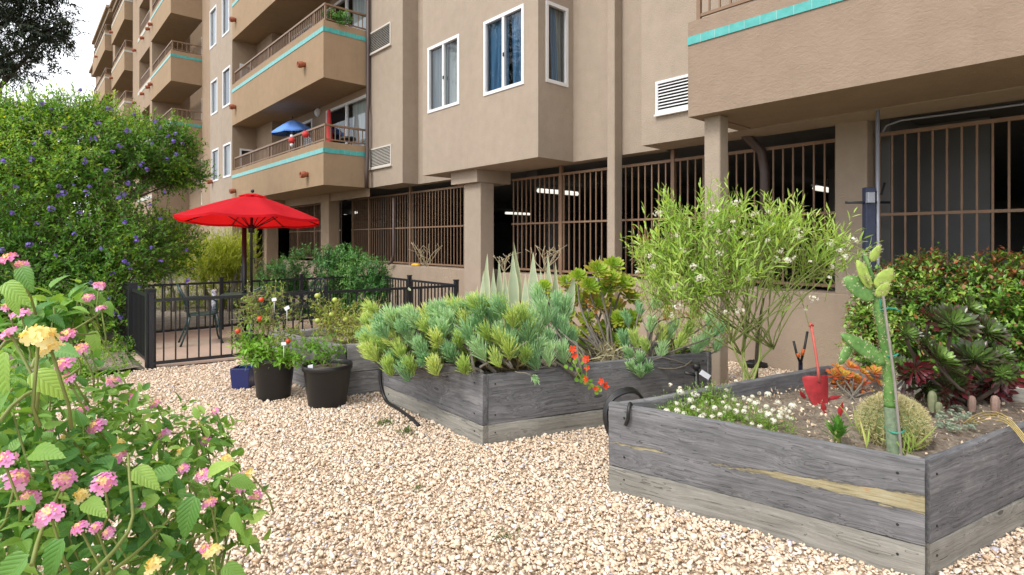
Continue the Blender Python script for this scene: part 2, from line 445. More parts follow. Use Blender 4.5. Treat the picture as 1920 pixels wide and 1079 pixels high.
# ------------------------------------------------------------------ ground
def struct(o): o['kind'] = 'structure'; return o
g = MB(); g.add([(-160, -90, -.03), (90, -90, -.03), (90, 130, -.03), (-160, 130, -.03)], [(0, 1, 2, 3)])
struct(g.build('ground', M['asphalt']))
g = MB(); g.add([(-7.75, -5, 0), (5, -5, 0), (5, 7.1, 0), (-7.05, 7.1, 0), (-7.75, 1.2, 0)], [(0, 1, 2, 3, 4)])
struct(g.build('gravel_ground', M['gravel']))
g = MB(); g.add([(-10.9, 1.15, .012), (-7.78, 1.15, .012), (-7.1, 5.5, .012), (-7.05, 6.7, .012), (-10.9, 6.7, .012)], [(0, 1, 2, 3, 4)])
struct(g.build('patio_slab', M['patio']))
xs = np.linspace(-24, -7.8, 60); ys = np.linspace(-6, 1.1, 40)
gx, gy = np.meshgrid(xs, ys); gz = .02+.05*(np.sin(gx*3.1+gy*2.2)*np.sin(gx*1.3-gy*2.9))+.03*rng.random(gx.shape)
idx = np.arange(gx.size).reshape(gx.shape)
fq = np.stack([idx[:-1, :-1], idx[:-1, 1:], idx[1:, 1:], idx[1:, :-1]], -1).reshape(-1, 4)
struct(big('planting_soil', np.stack([gx, gy, gz], -1).reshape(-1, 3), fq, M['earth'], smooth=True))
g = MB(); g.box((-24, 1.2, -.02), (-10.95, 6.7, .03)); struct(g.build('path', M['soil']))

# ------------------------------------------------------------------ beds (corner points, used by the gravel too)
BED_A = [V3(-2.15, 2.68, 0), V3(-.65, 3.0, 0), V3(-.16, 5.15, 0), V3(-1.66, 4.83, 0)]      # front-left, front-right, back-right, back-left
BED_B = [V3(-4.76, 2.60, 0), V3(-3.23, 2.57, 0), V3(-2.58, 4.66, 0), V3(-4.11, 4.70, 0)]
BED_C = [V3(-6.5, 2.12, 0), V3(-5.14, 2.31, 0), V3(-4.55, 4.3, 0), V3(-6.0, 4.3, 0)]
def inside(poly, P):
    c = np.ones(len(P), bool)
    for a, b in zip(poly, poly[1:]+poly[:1]):
        c &= ((b[0]-a[0])*(P[:, 1]-a[1])-(b[1]-a[1])*(P[:, 0]-a[0])) > 0
    return c
# crushed stone: one mesh of angular chips
def gravel_chips():
    t = (1+5**.5)/2
    iv = nrm(np.array([(-1,t,0),(1,t,0),(-1,-t,0),(1,-t,0),(0,-1,t),(0,1,t),(0,-1,-t),(0,1,-t),(t,0,-1),(t,0,1),(-t,0,-1),(-t,0,1)], float))
    fc = np.array([(0,11,5),(0,5,1),(0,1,7),(0,7,10),(0,10,11),(1,5,9),(5,11,4),(11,10,2),(10,7,6),(7,1,8),(3,9,4),(3,4,2),(3,2,6),(3,6,8),(3,8,9),(4,9,5),(2,4,11),(6,2,10),(8,6,7),(9,8,1)])
    out = []
    for (x0, x1, y0, y1, dens) in ((-7.7, 2.2, -1.6, 6.7, 4700),):
        n = int((x1-x0)*(y1-y0)*dens)
        P = np.stack([rng.uniform(x0, x1, n), rng.uniform(y0, y1, n)], 1)
        out.append(P)
    P = np.concatenate(out)
    keep = ~inside(BED_A, P) & ~inside(BED_B, P) & ~inside(BED_C, P)
    keep &= P[:, 0] > -7.72 + (P[:, 1]-1.2)*.155
    dd = P@FWD[:2]; rr = P@RGT[:2]
    vis = (dd > 1.2) & (np.abs(rr)/np.maximum(dd, .1) < 1.05)
    keep &= vis | (rng.random(len(P)) < .22)
    keep &= (dd < 5.2) | (rng.random(len(P)) < .6)
    P = P[keep]; n = len(P)
    s = np.clip(rng.lognormal(math.log(.0074), .36, n), .004, .019)
    sh = rng.uniform(.6, 1.35, (n, 3)); sh[:, 2] *= .62
    jit = 1+rng.normal(0, .25, (n, 12, 1))
    V = iv[None]*jit*sh[:, None]*s[:, None, None]
    a = rng.uniform(0, 2*np.pi, n); tl = rng.normal(0, .34, (n, 2))
    ca, sa = np.cos(a), np.sin(a)
    x = V[..., 0]*ca[:, None]-V[..., 1]*sa[:, None]; y = V[..., 0]*sa[:, None]+V[..., 1]*ca[:, None]
    z = V[..., 2]+x*tl[:, :1]+y*tl[:, 1:]
    zc = s*.3+rng.random(n)*.009+.012*(np.sin(P[:, 0]*5.1)*np.sin(P[:, 1]*4.3)+1)*.5
    V = np.stack([x+P[:, :1], y+P[:, 1:], z+zc[:, None]], -1)
    Fc = fc[None]+(np.arange(n)*12)[:, None, None]
    tint = np.repeat(rng.random(n), 12)
    o = big('gravel_chips', V.reshape(-1, 3), Fc.reshape(-1, 3), M['pebble'], attrs={'tint': tint})
    o['kind'] = 'stuff'
gravel_chips()

# ------------------------------------------------------------------ the apartment building
B = thing('apartment_building', 'tan stucco apartment building with stacked balconies above a barred ground floor garage', 'building', (-8, 6.85, 0))
def part(name, mb, mat, parent=B, label=None, bevel=0.):
    o = mb.build(name, mat, parent, bevel=bevel)
    if label: o['label'] = label
    return o
class FrY:                                         # surface facing -Y at y0 (a = X)
    def __init__(s, y): s.y = y
    def p(s, a, n, z): return (a, s.y-n, z)
class FrX:                                         # surface facing +X at x0 (a = Y)
    def __init__(s, x): s.x = x
    def p(s, a, n, z): return (s.x+n, a, z)
def fbox(mb, fr, a0, a1, n0, n1, z0, z1): mb.box(fr.p(a0, n0, z0), fr.p(a1, n1, z1))
def wall(fr, a0, a1, z0, z1, holes=(), dep=.14, mat='wall', bottom=.25):
    m = MB()
    As = sorted({a0, a1, *[h[0] for h in holes], *[h[1] for h in holes]})
    Zs = sorted({z0, z1, *[h[2] for h in holes], *[h[3] for h in holes]})
    for i in range(len(As)-1):
        for j in range(len(Zs)-1):
            ca, cz = (As[i]+As[i+1])/2, (Zs[j]+Zs[j+1])/2
            if any(h[0] < ca < h[1] and h[2] < cz < h[3] for h in holes): continue
            m.add([fr.p(As[i], 0, Zs[j]), fr.p(As[i+1], 0, Zs[j]), fr.p(As[i+1], 0, Zs[j+1]), fr.p(As[i], 0, Zs[j+1])], [(0, 1, 2, 3)])
    for h in holes:
        c = [(h[0], h[2]), (h[1], h[2]), (h[1], h[3]), (h[0], h[3])]
        for (p, q) in zip(c, c[1:]+c[:1]):
            m.add([fr.p(p[0], 0, p[1]), fr.p(q[0], 0, q[1]), fr.p(q[0], -dep, q[1]), fr.p(p[0], -dep, p[1])], [(0, 1, 2, 3)])
    if bottom:
        m.add([fr.p(a0, 0, z0), fr.p(a1, 0, z0), fr.p(a1, -bottom, z0), fr.p(a0, -bottom, z0)], [(0, 1, 2, 3)])
        m.add([fr.p(a0, -bottom, z0), fr.p(a1, -bottom, z0), fr.p(a1, -bottom, z0+.3), fr.p(a0, -bottom, z0+.3)], [(0, 1, 2, 3)])
    return part('wall', m, M[mat])
def window(fr, a0, a1, z0, z1, mull=True, curt='white', gap=None, fw=.045, latch=True, detail=True):
    m = MB(); f0, f1 = -.05, .015
    fbox(m, fr, a0-.01, a1+.01, f0, f1, z0-.01, z0+fw); fbox(m, fr, a0-.01, a1+.01, f0, f1, z1-fw, z1+.01)
    fbox(m, fr, a0-.01, a0+fw, f0, f1-.002, z0+fw, z1-fw); fbox(m, fr, a1-fw, a1+.01, f0, f1-.002, z0+fw, z1-fw)
    am = (a0+a1)/2
    if mull: fbox(m, fr, am-fw*.6, am+fw*.6, f0, f1-.006, z0+fw, z1-fw)
    w_ = part('window', m, M['white'])
    p = MB(); q = [(a0+fw, z0+fw), (a1-fw, z0+fw), (a1-fw, z1-fw), (a0+fw, z1-fw)]
    p.add([fr.p(a, -.03, z) for a, z in q], [(0, 1, 2, 3)]); part('pane', p, M['glass'], w_)
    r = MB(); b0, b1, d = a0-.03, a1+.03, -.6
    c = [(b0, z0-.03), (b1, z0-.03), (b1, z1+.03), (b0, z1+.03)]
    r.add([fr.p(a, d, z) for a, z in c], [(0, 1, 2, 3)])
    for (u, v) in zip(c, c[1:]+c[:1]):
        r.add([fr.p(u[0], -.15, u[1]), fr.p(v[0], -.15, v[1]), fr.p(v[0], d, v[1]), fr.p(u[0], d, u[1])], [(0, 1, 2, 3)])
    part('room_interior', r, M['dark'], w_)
    if curt:
        spans = gap or [(a0, a1)]
        cc = MB(); n = 40
        for s0, s1, s0b, s1b in [(s + s if len(s) == 2 else s) for s in spans]:
            pts = []
            for i in range(n+1):
                t = i/n; dn = -.13+.018*math.sin(i*1.25+s0*9)+.006*math.sin(i*2.9)
                pts += [fr.p(s0b+(s1b-s0b)*t, dn, z0-.02), fr.p(s0+(s1-s0)*t, dn, z1+.02)]
            cc.add(pts, [(2*i, 2*i+2, 2*i+3, 2*i+1) for i in range(n)], True)
        part('curtain', cc, M['curtain_'+curt], w_)
    if latch and mull:
        l = MB(); fbox(l, fr, am+.01, am+.035, .01, .025, (z0+z1)/2-.08, (z0+z1)/2-.02); part('latch', l, M['black_metal'], w_)
    return w_
def px_span(fr, x0, y0, x1, y1):
    """rectangle on a wall surface from two opposite corners"""
    f = (lambda x, y: at_y(x, y, fr.y)) if isinstance(fr, FrY) else (lambda x, y: at_x(x, y, fr.x))
    p, q = f(x0, y0), f(x1, y1); k = 0 if isinstance(fr, FrY) else 1
    return min(p[k], q[k]), max(p[k], q[k]), min(p[2], q[2]), max(p[2], q[2])
TOP = 16.6
main, bay, bayside, left, far_bay = FrY(6.85), FrY(6.05), FrX(-6.23), FrY(6.45), FrY(6.40)
Z0 = 2.81
# windows of the bay
w1 = px_span(bay, 803, 104, 861, 193); w2 = px_span(bay, 908, 43, 982, 157)
w1 = (w1[0], w1[1], w2[2], w2[3])
w3 = px_span(bayside, 1024, 22, 1064, 161); w3 = (w3[0], w3[1], w2[2], w2[3])
H = 2.78
hb = [(a[0], a[1], a[2]+k*H, a[3]+k*H) for k in range(4) for a in (w1, w2)]
wall(bay, -9.5, -6.23, Z0, TOP, hb, bottom=.8)
wall(bayside, 6.05, 6.85, Z0, TOP, [(w3[0], w3[1], w3[2]+k*H, w3[3]+k*H) for k in range(4)], bottom=0)
m = MB(); m.add([(-9.5, 6.05, Z0), (-9.5, 6.85, Z0), (-9.5, 6.85, TOP), (-9.5, 6.05, TOP)], [(0, 1, 2, 3)]); part('wall', m, M['wall'])
window(bay, *w1, curt='grey', gap=[(w1[0], w1[0]*.55+w1[1]*.45)])
cm = w1[0]*.5+w1[1]*.5
c2 = MB()
window(bay, *w2, curt='blue', gap=[(w2[0]-.05, w2[0]*.5+w2[1]*.5), (w2[0]*.42+w2[1]*.58, w2[0]*.12+w2[1]*.88, w2[0]*.38+w2[1]*.62, w2[0]*.1+w2[1]*.9)])
window(bayside, *w3, mull=False, curt='blue', gap=[(w3[0]*.62+w3[1]*.38, w3[0]*.35+w3[1]*.65, w3[0]*.5+w3[1]*.5, w3[0]*.2+w3[1]*.8)])
def curtain(fr, s0, s1, s0b, s1b, z0, z1, mat, dn0=-.19):
    cc = MB(); n = 40; pts = []
    for i in range(n+1):
        t = i/n; dn = dn0+.016*math.sin(i*1.4)+.006*math.sin(i*3.1)
        pts += [fr.p(s0b+(s1b-s0b)*t, dn, z0-.02), fr.p(s0+(s1-s0)*t, dn, z1+.02)]
    cc.add(pts, [(2*i, 2*i+2, 2*i+3, 2*i+1) for i in range(n)], True)
    return part('curtain', cc, M[mat])
curtain(bay, w1[0]*.55+w1[1]*.45, w1[1]+.02, w1[0]*.55+w1[1]*.45, w1[1]+.02, w1[2], w1[3], 'curtain_white')
curtain(bay, w2[0]*.2+w2[1]*.8, w2[1]+.03, w2[0]*.2+w2[1]*.8, w2[1]+.03, w2[2], w2[3], 'curtain_white')
curtain(bayside, w3[0]*.4+w3[1]*.6, w3[1]+.03, w3[0]*.2+w3[1]*.8, w3[1]+.03, w3[2], w3[3], 'curtain_white')
for k in range(1, 4):
    for a in (w1, w2): window(bay, a[0], a[1], a[2]+k*H, a[3]+k*H, curt='white')
    window(bayside, w3[0], w3[1], w3[2]+k*H, w3[3]+k*H, mull=False, curt='white')
# main wall, left section, right bay
wall(main, -10.95, -4.57, Z0, TOP, bottom=.25)
wall(far_bay, -4.57, 9., Z0, TOP, bottom=.55)
m = MB(); m.add([(-4.57, 6.4, Z0), (-4.57, 6.85, Z0), (-4.57, 6.85, TOP), (-4.57, 6.4, TOP)], [(0, 1, 2, 3)]); part('wall', m, M['wall'])
wall(left, -12.5, -10.95, Z0, TOP, bottom=.6)
wall(FrX(-10.95), 6.45, 6.85, Z0, TOP, bottom=0)
# balcony stack over the red umbrella
dz = [(3.05+H*k) for k in range(5)]
d0 = at_y(612, 250, 6.45)[0]; d1 = -12.55
wall(left, -18.2, -12.5, 2.6, TOP, [(d0, d1, z, z+2.05) for z in dz] + [(-17.6, -16.0, z, z+2.0) for z in dz], mat='far', bottom=0)
wall(FrX(-18.2), 6.05, 6.45, 2.6, TOP, mat='far', bottom=0)
wall(FrY(6.05), -19.7, -18.2, 2.6, TOP, mat='far', bottom=0)
sw = px_span(FrX(-19.7), 450, 272, 474, 296)
wall(FrX(-19.7), 5.3, 6.05, 0, TOP, [(sw[0], sw[1], 3.95+H*k, 4.55+H*k) for k in range(5)], mat='far', bottom=0)
for k in range(3): window(FrX(-19.7), sw[0], sw[1], 3.95+H*k, 4.55+H*k, mull=False, curt='white')
for k, z in enumerate(dz[:4]):
    window(left, d0, d1, z, z+2.05, curt='white', gap=[(d0*.45+d1*.55, d1)], latch=False, fw=.06)
    window(left, -17.6, -16.0, z, z+2.0, curt='grey' if k else None, latch=False, fw=.06)
# narrow-window wall block
blk = FrY(5.3)
nw = []
for (x0, x1, ya, yb) in ((398, 410, 283, 338), (419, 433, 273, 330), (396, 408, 155, 210), (418, 432, 134, 195), (394, 406, 23, 82), (417, 430, -4, 58)):
    a = px_span(blk, x0, ya, x1, yb); nw.append(a)
nw += [(a[0], a[1], a[2]+H*j, a[3]+H*j) for a in nw[4:6] for j in (1, 2)]
wall(blk, -22.4, -19.7, 0, TOP, nw, mat='wall', bottom=0)
for i, a in enumerate(nw[:6]): window(blk, *a, mull=False, curt='grey' if i in (0, 3, 5) else 'white', gap=[(a[0], a[0]*.55+a[1]*.45)] if i % 2 else None, fw=.05)
for a in nw[6:]: window(blk, *a, mull=False, curt='white', fw=.05)
# the receding far end
wall(FrY(5.95), -26.5, -22.4, 0, TOP, mat='far', bottom=0)
T = [3.55+H*k for k in range(6)]
RZ = 15.75
wall(FrY(6.4), -31., -26.5, 0, TOP, [(-28.6, -26.7, t-.35, t+1.7) for t in T[:4]], mat='far', bottom=0)
for t in T[:4]: window(FrY(6.4), -28.6, -26.7, t-.35, t+1.7, curt='white', gap=[(-27.4, -26.8)], latch=False, fw=.09)
wall(FrX(-31.), 4.85, 6.4, 0, RZ, mat='far', bottom=0)
oh = [(-34.6, -31.6, t+.28, t+1.75) for t in T[:5]]
wall(FrY(4.85), -36.7, -31., 0, RZ, oh, dep=1.4, mat='far', bottom=0)
m = MB(); m.add([(-34.6, 6.25, 0), (-31.6, 6.25, 0), (-31.6, 6.25, RZ), (-34.6, 6.25, RZ)], [(0, 1, 2, 3)]); part('wall', m, M['far'])
for i, h in enumerate(oh):
    m = MB(); z = h[2]
    m.box((-34.6, 4.9, z+.5), (-31.6, 4.95, z+.56)); 
    for j in range(16): m.box((-34.5+j*.19, 4.9, z), (-34.46+j*.19, 4.94, z+.5))
    part('railing', m, M['rail'])
    m = MB(); m.box((-35., 4.835, z-.28), (-31., 4.85, z-.1)); part('painted_band', m, M['pale_band'])
wall(FrY(6.2), -42.6, -36.7, 0, RZ, [(-41, -38, t-.3, t+1.6) for t in T[:5]], mat='far', bottom=0, dep=.3)
wall(FrX(-42.6), 4.7, 6.2, 0, RZ, mat='far', bottom=0)
wall(FrY(4.7), -43.6, -42.6, 0, RZ, mat='far', bottom=0)
wall(FrX(-43.6), 4.7, 6., 0, RZ, mat='far', bottom=0)
wall(FrY(6.), -51.4, -43.6, 0, RZ, [(-50, -46, t-.3, t+1.6) for t in T[:5]], mat='far', bottom=0, dep=.3)
wall(FrX(-51.4), 4.9, 6., 0, RZ-.9, mat='far', bottom=0)
wall(FrY(4.9), -56., -51.4, 0, 14.7, mat='far', bottom=0)
m = MB()
for (x0, x1, y, z) in ((-42.6, -31., 4.55, RZ), (-51.4, -42.6, 4.4, RZ), (-56., -51.4, 4.6, 14.7)):
    m.box((x0, y, z), (x1, 18, z+.25)); m.box((x0, y-.15, z+.25), (x1, 18, z+.42))
m.box((-31., 5.2, TOP), (-12.5, 18, TOP+.3)); m.box((-12.5, 5.9, TOP+.001), (9, 18, TOP+.301))
part('roof', m, M['far'])
# ---- balconies
def spout(x, y, z, par):
    s = MB(); pr = [(.0, 0), (.06, 0), (.07, .04), (.088, .09), (.092, .13), (.078, .16), (.082, .18), (.06, .18), (.05, .12), (.0, .11)]
    b = len(s.v)
    n = 14
    for r_, l in pr:
        for k in range(n):
            th = 2*math.pi*k/n; s.v.append((x+r_*.95*math.cos(th), y-l, z-l*.12+r_*.95*math.sin(th)))
    for i in range(len(pr)-1):
        for k in range(n):
            s.f.append([b+i*n+k, b+i*n+(k+1) % n, b+(i+1)*n+(k+1) % n, b+(i+1)*n+k]); s.sm.append(True)
    part('drain_spout', s, M['terracotta'], par)
def balcony(x0, x1, yf, yb, tz, zb, mat='fascia', spouts=(), pick=.115, sides=True, band='tile', ft=.26, bh=.105):
    th = .15; zt = tz+ft; m = MB()
    m.box((x0, yf, zb), (x1, yf+th, zt))
    if sides:
        m.box((x1-th, yf+th, zb), (x1, yb, zt)); m.box((x0, yf+th, zb), (x0+th, yb, zt))
    m.box((x0+th, yf+th, zb+.012), (x1-th, yb, zb+.3))
    bo = part('balcony', m, M[mat])
    if band:
        t = MB(); t.box((x0, yf-.012, tz), (x1+.012, yf, tz+bh))
        if sides: t.box((x1, yf, tz), (x1+.012, yb, tz+bh))
        part('tile_band', t, M[band], bo)
    r = MB(); h0, h1 = zt+.05, zt+.42; yc = yf+th*.5; xc = x1-th*.5; xl = x0+th*.5
    r.box((xl, yc-.03, h1-.045), (xc+.03, yc+.03, h1)); r.box((xl, yc-.015, h0), (xc, yc+.015, h0+.03))
    n = int((xc-xl)/pick)
    for i in range(n): r.box((xl+i*pick, yc-.009, h0+.03), (xl+i*pick+.018, yc+.009, h1-.045))
    for i in range(0, n, max(1, int(1.7/pick))): r.box((xl+i*pick-.012, yc-.02, zt), (xl+i*pick+.03, yc+.02, h1-.045))
    r.box((xc-.02, yc-.02, zt), (xc+.02, yc+.02, h1-.045))
    if sides:
        r.box((xc-.03, yc+.03, h1-.044), (xc+.03, yb, h1-.001)); r.box((xc-.015, yc+.02, h0), (xc+.015, yb, h0+.029))
        for i in range(1, int((yb-yc)/pick)): r.box((xc-.009, yc+i*pick, h0+.029), (xc+.009, yc+i*pick+.018, h1-.045))
    part('railing', r, M['rail'], bo)
    for sx, sz in spouts: spout(sx, yf, sz, bo)
    return bo
for k in range(5):
    zb = 2.81 if k == 0 else T[k]-1.06
    s1 = at_y(577, 324, 5.3) if k == 0 else at_y(572, 110, 5.3); zoff = T[k]-.52
    balcony(-19.7, -12.5, 5.3, 6.45, T[k], zb, spouts=((s1[0], zoff+.1 if k == 0 else zoff), (-19.3, zoff+.1 if k == 0 else zoff)))
for k in range(1, 5):
    balcony(-31., -26.5, 4.8, 6.0, T[k], T[k]-1.0, mat='fascia', pick=.17, spouts=((-30.6, T[k]-.3),))
    balcony(-42.4, -37., 4.5, 6.2, T[k], T[k]-1.0, mat='fascia', pick=.3, band='pale_band', spouts=((-41.8, T[k]-.4),))
    balcony(-51.2, -43.8, 4.3, 6., T[k], T[k]-1.0, mat='fascia', pick=.4, band='pale_band', spouts=((-48., T[k]-.4),))
    for xx in (-35.6, -33.2, -31.6): spout(xx, 4.85, T[k]-.22, B)
spout(-22.1, 5.3, T[0]+.1, B)
nb = balcony(-3.2, 8.5, 5.3, 6.4, 3.56, Z0, mat='fascia_near', sides=True, ft=.24, bh=.085)
for k in range(1, 4): balcony(-3.2, 8.5, 5.3, 6.4, T[k], T[k]-1.06, sides=True)
# ---- vents on the facade
def vent(fr, a0, a1, z0, z1, mat='white', slats=9):
    m = MB(); t = .035
    fbox(m, fr, a0, a1, 0, .03, z0, z0+t); fbox(m, fr, a0, a1, 0, .03, z1-t, z1)
    fbox(m, fr, a0, a0+t, 0, .028, z0+t, z1-t); fbox(m, fr, a1-t, a1, 0, .028, z0+t, z1-t)
    fbox(m, fr, a0-.01, a1+.01, 0, .05, z0-.025, z0)
    v = part('wall_vent', m, M[mat])
    b = MB(); fbox(b, fr, a0+t, a1-t, .001, .004, z0+t, z1-t); part('backing', b, M['dark'], v)
    s = MB(); dzs = (z1-z0-2*t)/slats
    for i in range(slats):
        zz = z0+t+i*dzs
        s.add([fr.p(a0+t, .024, zz+.1*dzs), fr.p(a1-t, .024, zz+.1*dzs), fr.p(a1-t, .006, zz+.62*dzs), fr.p(a0+t, .006, zz+.62*dzs)], [(0, 1, 2, 3)])
    part('slat', s, M[mat], v)
vent(left, *px_span(left, 694, 64, 734, 84), mat='vent', slats=12)
vent(left, *px_span(left, 694, 281, 735, 310), mat='vent', slats=12)
v3 = px_span(far_bay, 1231, 155, 1300, 203); vent(far_bay, v3[0], v3[1], v3[2], v3[3], slats=9)
# ---- pipes
m = MB(); P0 = [(-12.44, 6.38, 16), (-12.44, 6.38, 4.85), (-12.4, 6.34, 4.6), (-12.4, 6.34, 3.55), (-12.36, 6.3, 3.2), (-12.36, 6.3, 2.78)]
m.tube(P0, .05, 8); part('downpipe', m, M['pipe_brown'], label='dark brown downpipe with two jogs beside the balconies')
pc = at_y(1150, 300, 6.72)
m = MB(); m.box((pc[0]-.07, 6.66, 0), (pc[0]+.07, 6.845, TOP)); part('pipe_casing', m, M['wall'], label='slim square tan casing running the full height of the wall', bevel=.012)
m = MB(); a = at_y(1385, 240, 6.75); b = at_y(1428, 285, 7.0)
m.tube([a+V3(0, 0, .1), a, a*.4+b*.6, b, b+V3(.03, .02, -.25), b+V3(.03, .02, -2.)], .06, 8); part('drain_pipe', m, M['pipe_brown'])
m = MB(); a = at_y(738, 372, 6.7); m.tube([a, (a[0], a[1], 1.2), (a[0]-.03, a[1]-.04, 1.02), (a[0]-.15, a[1]-.05, .98)], .035, 8); part('downpipe', m, M['pipe_brown'])
# ---- columns, sill wall, garage
def column(x0, x1, y0, y1, z0, z1, mat='wall'): 
    m = MB(); m.box((x0, y0, z0), (x1, y1, z1)); part('column', m, M[mat], bevel=.015)
column(-3.11, -2.93, 5.46, 5.64, 0, Z0+.01)
column(-2.32, -2.0, 6.87, 7.25, 0, Z0+.12)
column(-8.48, -7.98, 6.3, 6.62, 0, 2.58)
m = MB(); m.box((-8.75, 6.2, 2.58), (-7.95, 7.0, 2.809)); part('beam', m, M['wall'])
column(-15.3, -14.75, 6.4, 6.7, 0, 2.82, 'far')
column(-19.9, -19.5, 6.3, 6.7, 0, 2.82, 'far')
m = MB(); m.box((-14.6, 6.75, 0), (-8.49, 7.2, .95)); m.box((-7.97, 6.75, 0), (9, 7.2, .93)); m.box((-22.4, 6.78, 0), (-15.31, 7.2, .9)); part('low_wall', m, M['low'], bevel=.01)
m = MB()
m.box((-45, 6.9, 2.97), (12, 26, 3.1)); m.box((-45, 26, 0), (12, 26.2, 3.1)); m.box((-45.2, 6.9, 0), (-45, 26, 3.1)); m.box((12, 6.9, 0), (12.2, 26, 3.1))
m.box((-45, 7.2, -.02), (12, 26, .02))
for x in (-20, -12, -4, 4):
    for y in (12.5, 18.5): m.box((x-.25, y-.25, .02), (x+.25, y+.25, 2.97))
for x in range(-40, 12, 8): m.box((x-.15, 7.6, 2.75), (x+.15, 26, 2.969))
part('garage_interior', m, M['concrete_dark'])
m = MB(); m.box((-1.99, 8.5, .02), (-1.22, 8.7, 2.96)); m.box((-1.99, 7.3, .02), (-1.9, 8.5, 2.96)); m.box((-1.22, 8.55, .02), (-.5, 8.7, 1.3)); part('garage_wall', m, M['concrete_grey'])
def grille(x0, x1, posts=(), y=7.04, z0=.98, zm=1.82, zt=2.64):
    m = MB(); n = int((x1-x0)/.118)
    for i in range(n+1):
        x = x0+.03+i*.118
        if x < x1: m.box((x, y-.009, z0), (x+.018, y+.009, zt))
    g_ = part('security_grille', m, M['grille'])
    r = MB()
    for z, h in ((z0, .035), (zm, .03), (zt, .04)): r.box((x0, y-.02, z), (x1, y+.02, z+h))
    part('rail', r, M['grille'], g_)
    for px_ in posts:
        p = MB(); p.box((px_-.028, y-.032, z0-.04), (px_+.028, y+.032, zt+.32)); part('post', p, M['grille'], g_)
grille(-19.4, -15.32, (-18.6, -17.2))
grille(-14.7, -8.5, (at_y(770, 420, 7.04)[0], at_y(693, 420, 7.04)[0], -14.6))
grille(-7.95, -2.34, (at_y(1053, 420, 7.04)[0], at_y(1263, 420, 7.04)[0]))
grille(-1.97, 6., (at_y(1730, 420, 7.04)[0]+.9,), zm=1.78)
# conduit under the soffit by the right grille
m = MB(); p = [at_y(x, y, 6.98) for x, y in ((1655, 248), (1662, 236), (1690, 226), (1760, 217), (1850, 205), (1960, 190))]
m.tube(p, .012, 6); part('conduit', m, M['grey_box'])
# wall lamp above the balcony of the first stack
lp = at_y(596, 211, 6.43); m = MB(); m.blob(lp, [(.13, 0, 0), (0, .09, 0), (0, 0, .13)]); part('wall_lamp', m, M['white'])
# fluorescent tubes hanging in the garage
for (px, py, z, ax, cap) in ((657, 400, 2.82, 'x', 'lit fluorescent tube behind the far left bars beside the red umbrella'), (1047, 361, 2.8, 'y', 'longest lit fluorescent tube behind the bars, nearest the tan casing'), (971, 401, 2.8, 'y', 'lit fluorescent tube low in the garage behind the pale pointed leaves'), (990, 419, 2.72, 'y', 'short lit tube just under the middle rail of the garage bars'), (1551, 357, 2.7, 'y', 'small lit fluorescent tube behind the bars beside the right column')):
    c = at_z(px, py, z); c = c if c[1] < 25 else at_y(px, py, 25)
    L = .62 if px != 990 else .35
    e = V3(L, 0, 0) if ax == 'x' else V3(0, L*1.2, 0)
    t_ = thing('fluorescent_light', cap, 'ceiling light', c, 'fluorescent lights in the garage')
    m = MB(); m.tube([c-e, c+e], .05, 8); m.build('tube', M['tube'], t_)
    m = MB(); hw = V3(0, .07, 0) if ax == 'x' else V3(.07, 0, 0)
    m.obox(c+V3(0, 0, .075), e*1.03, hw, (0, 0, .02)); m.tube([c+V3(0, 0, .09), V3(c[0], c[1], 2.97)], .012, 6); m.build('housing', M['white'], t_)
# ------------------------------------------------------------------ timber garden beds
def plank(par, name, p0, p1, z0, z1, th, mat, seed=0, label=None):
    """board from p0 to p1 (outer bottom edge), thickness to the left of the direction; local X runs along the grain"""
    rr = np.random.default_rng(seed)
    p0 = np.asarray(p0, float); p1 = np.asarray(p1, float)
    d = p1-p0; L = np.linalg.norm(d[:2]); ang = math.atan2(d[1], d[0])
    n = max(8, int(L/.035)); hgt = z1-z0; nz = 5
    prof = []                                         # closed ring in (y, z): outer face up, top, inner face down, bottom
    c = .006
    for j in range(nz+1): prof.append((0 if 0 < j < nz else c*.6, hgt*j/nz if 0 < j < nz else (0 if j == 0 else hgt-c)))
    prof += [(c, hgt), (th*.5, hgt+.001), (th-c, hgt), (th, hgt-c), (th, hgt*.5), (th, 0)]
    k = len(prof); V = []; top = np.cumsum(rr.normal(0, .0011, n+1)); top -= np.linspace(0, top[-1], n+1)
    f = np.cumsum(rr.normal(0, .0009, n+1)); f -= np.linspace(0, f[-1], n+1)
    for i in range(n+1):
        x = L*i/n
        for (y, z) in prof:
            zz = z + (top[i]*(z/hgt) if z > hgt*.4 else 0) + rr.normal(0, .0006)
            V.append((x + (0 if 0 < i < n else rr.normal(0, .0012)), y + f[i]*(1 if y < th*.5 else .3) + rr.normal(0, .0005), zz))
    Fs = []
    for i in range(n):
        for j in range(k):
            Fs.append((i*k+j, (i+1)*k+j, (i+1)*k+(j+1) % k, i*k+(j+1) % k))
    me = bpy.data.meshes.new(name)
    me.from_pydata(V, [], [q[::-1] for q in Fs]+[tuple(range(k)), tuple(n*k+j for j in range(k))[::-1]])
    me.update(); me.materials.append(mat)
    o = link(name, me, par, (p0[0], p0[1], z0)-world_of(par), (0, 0, ang))
    if label: o['label'] = label
    return o
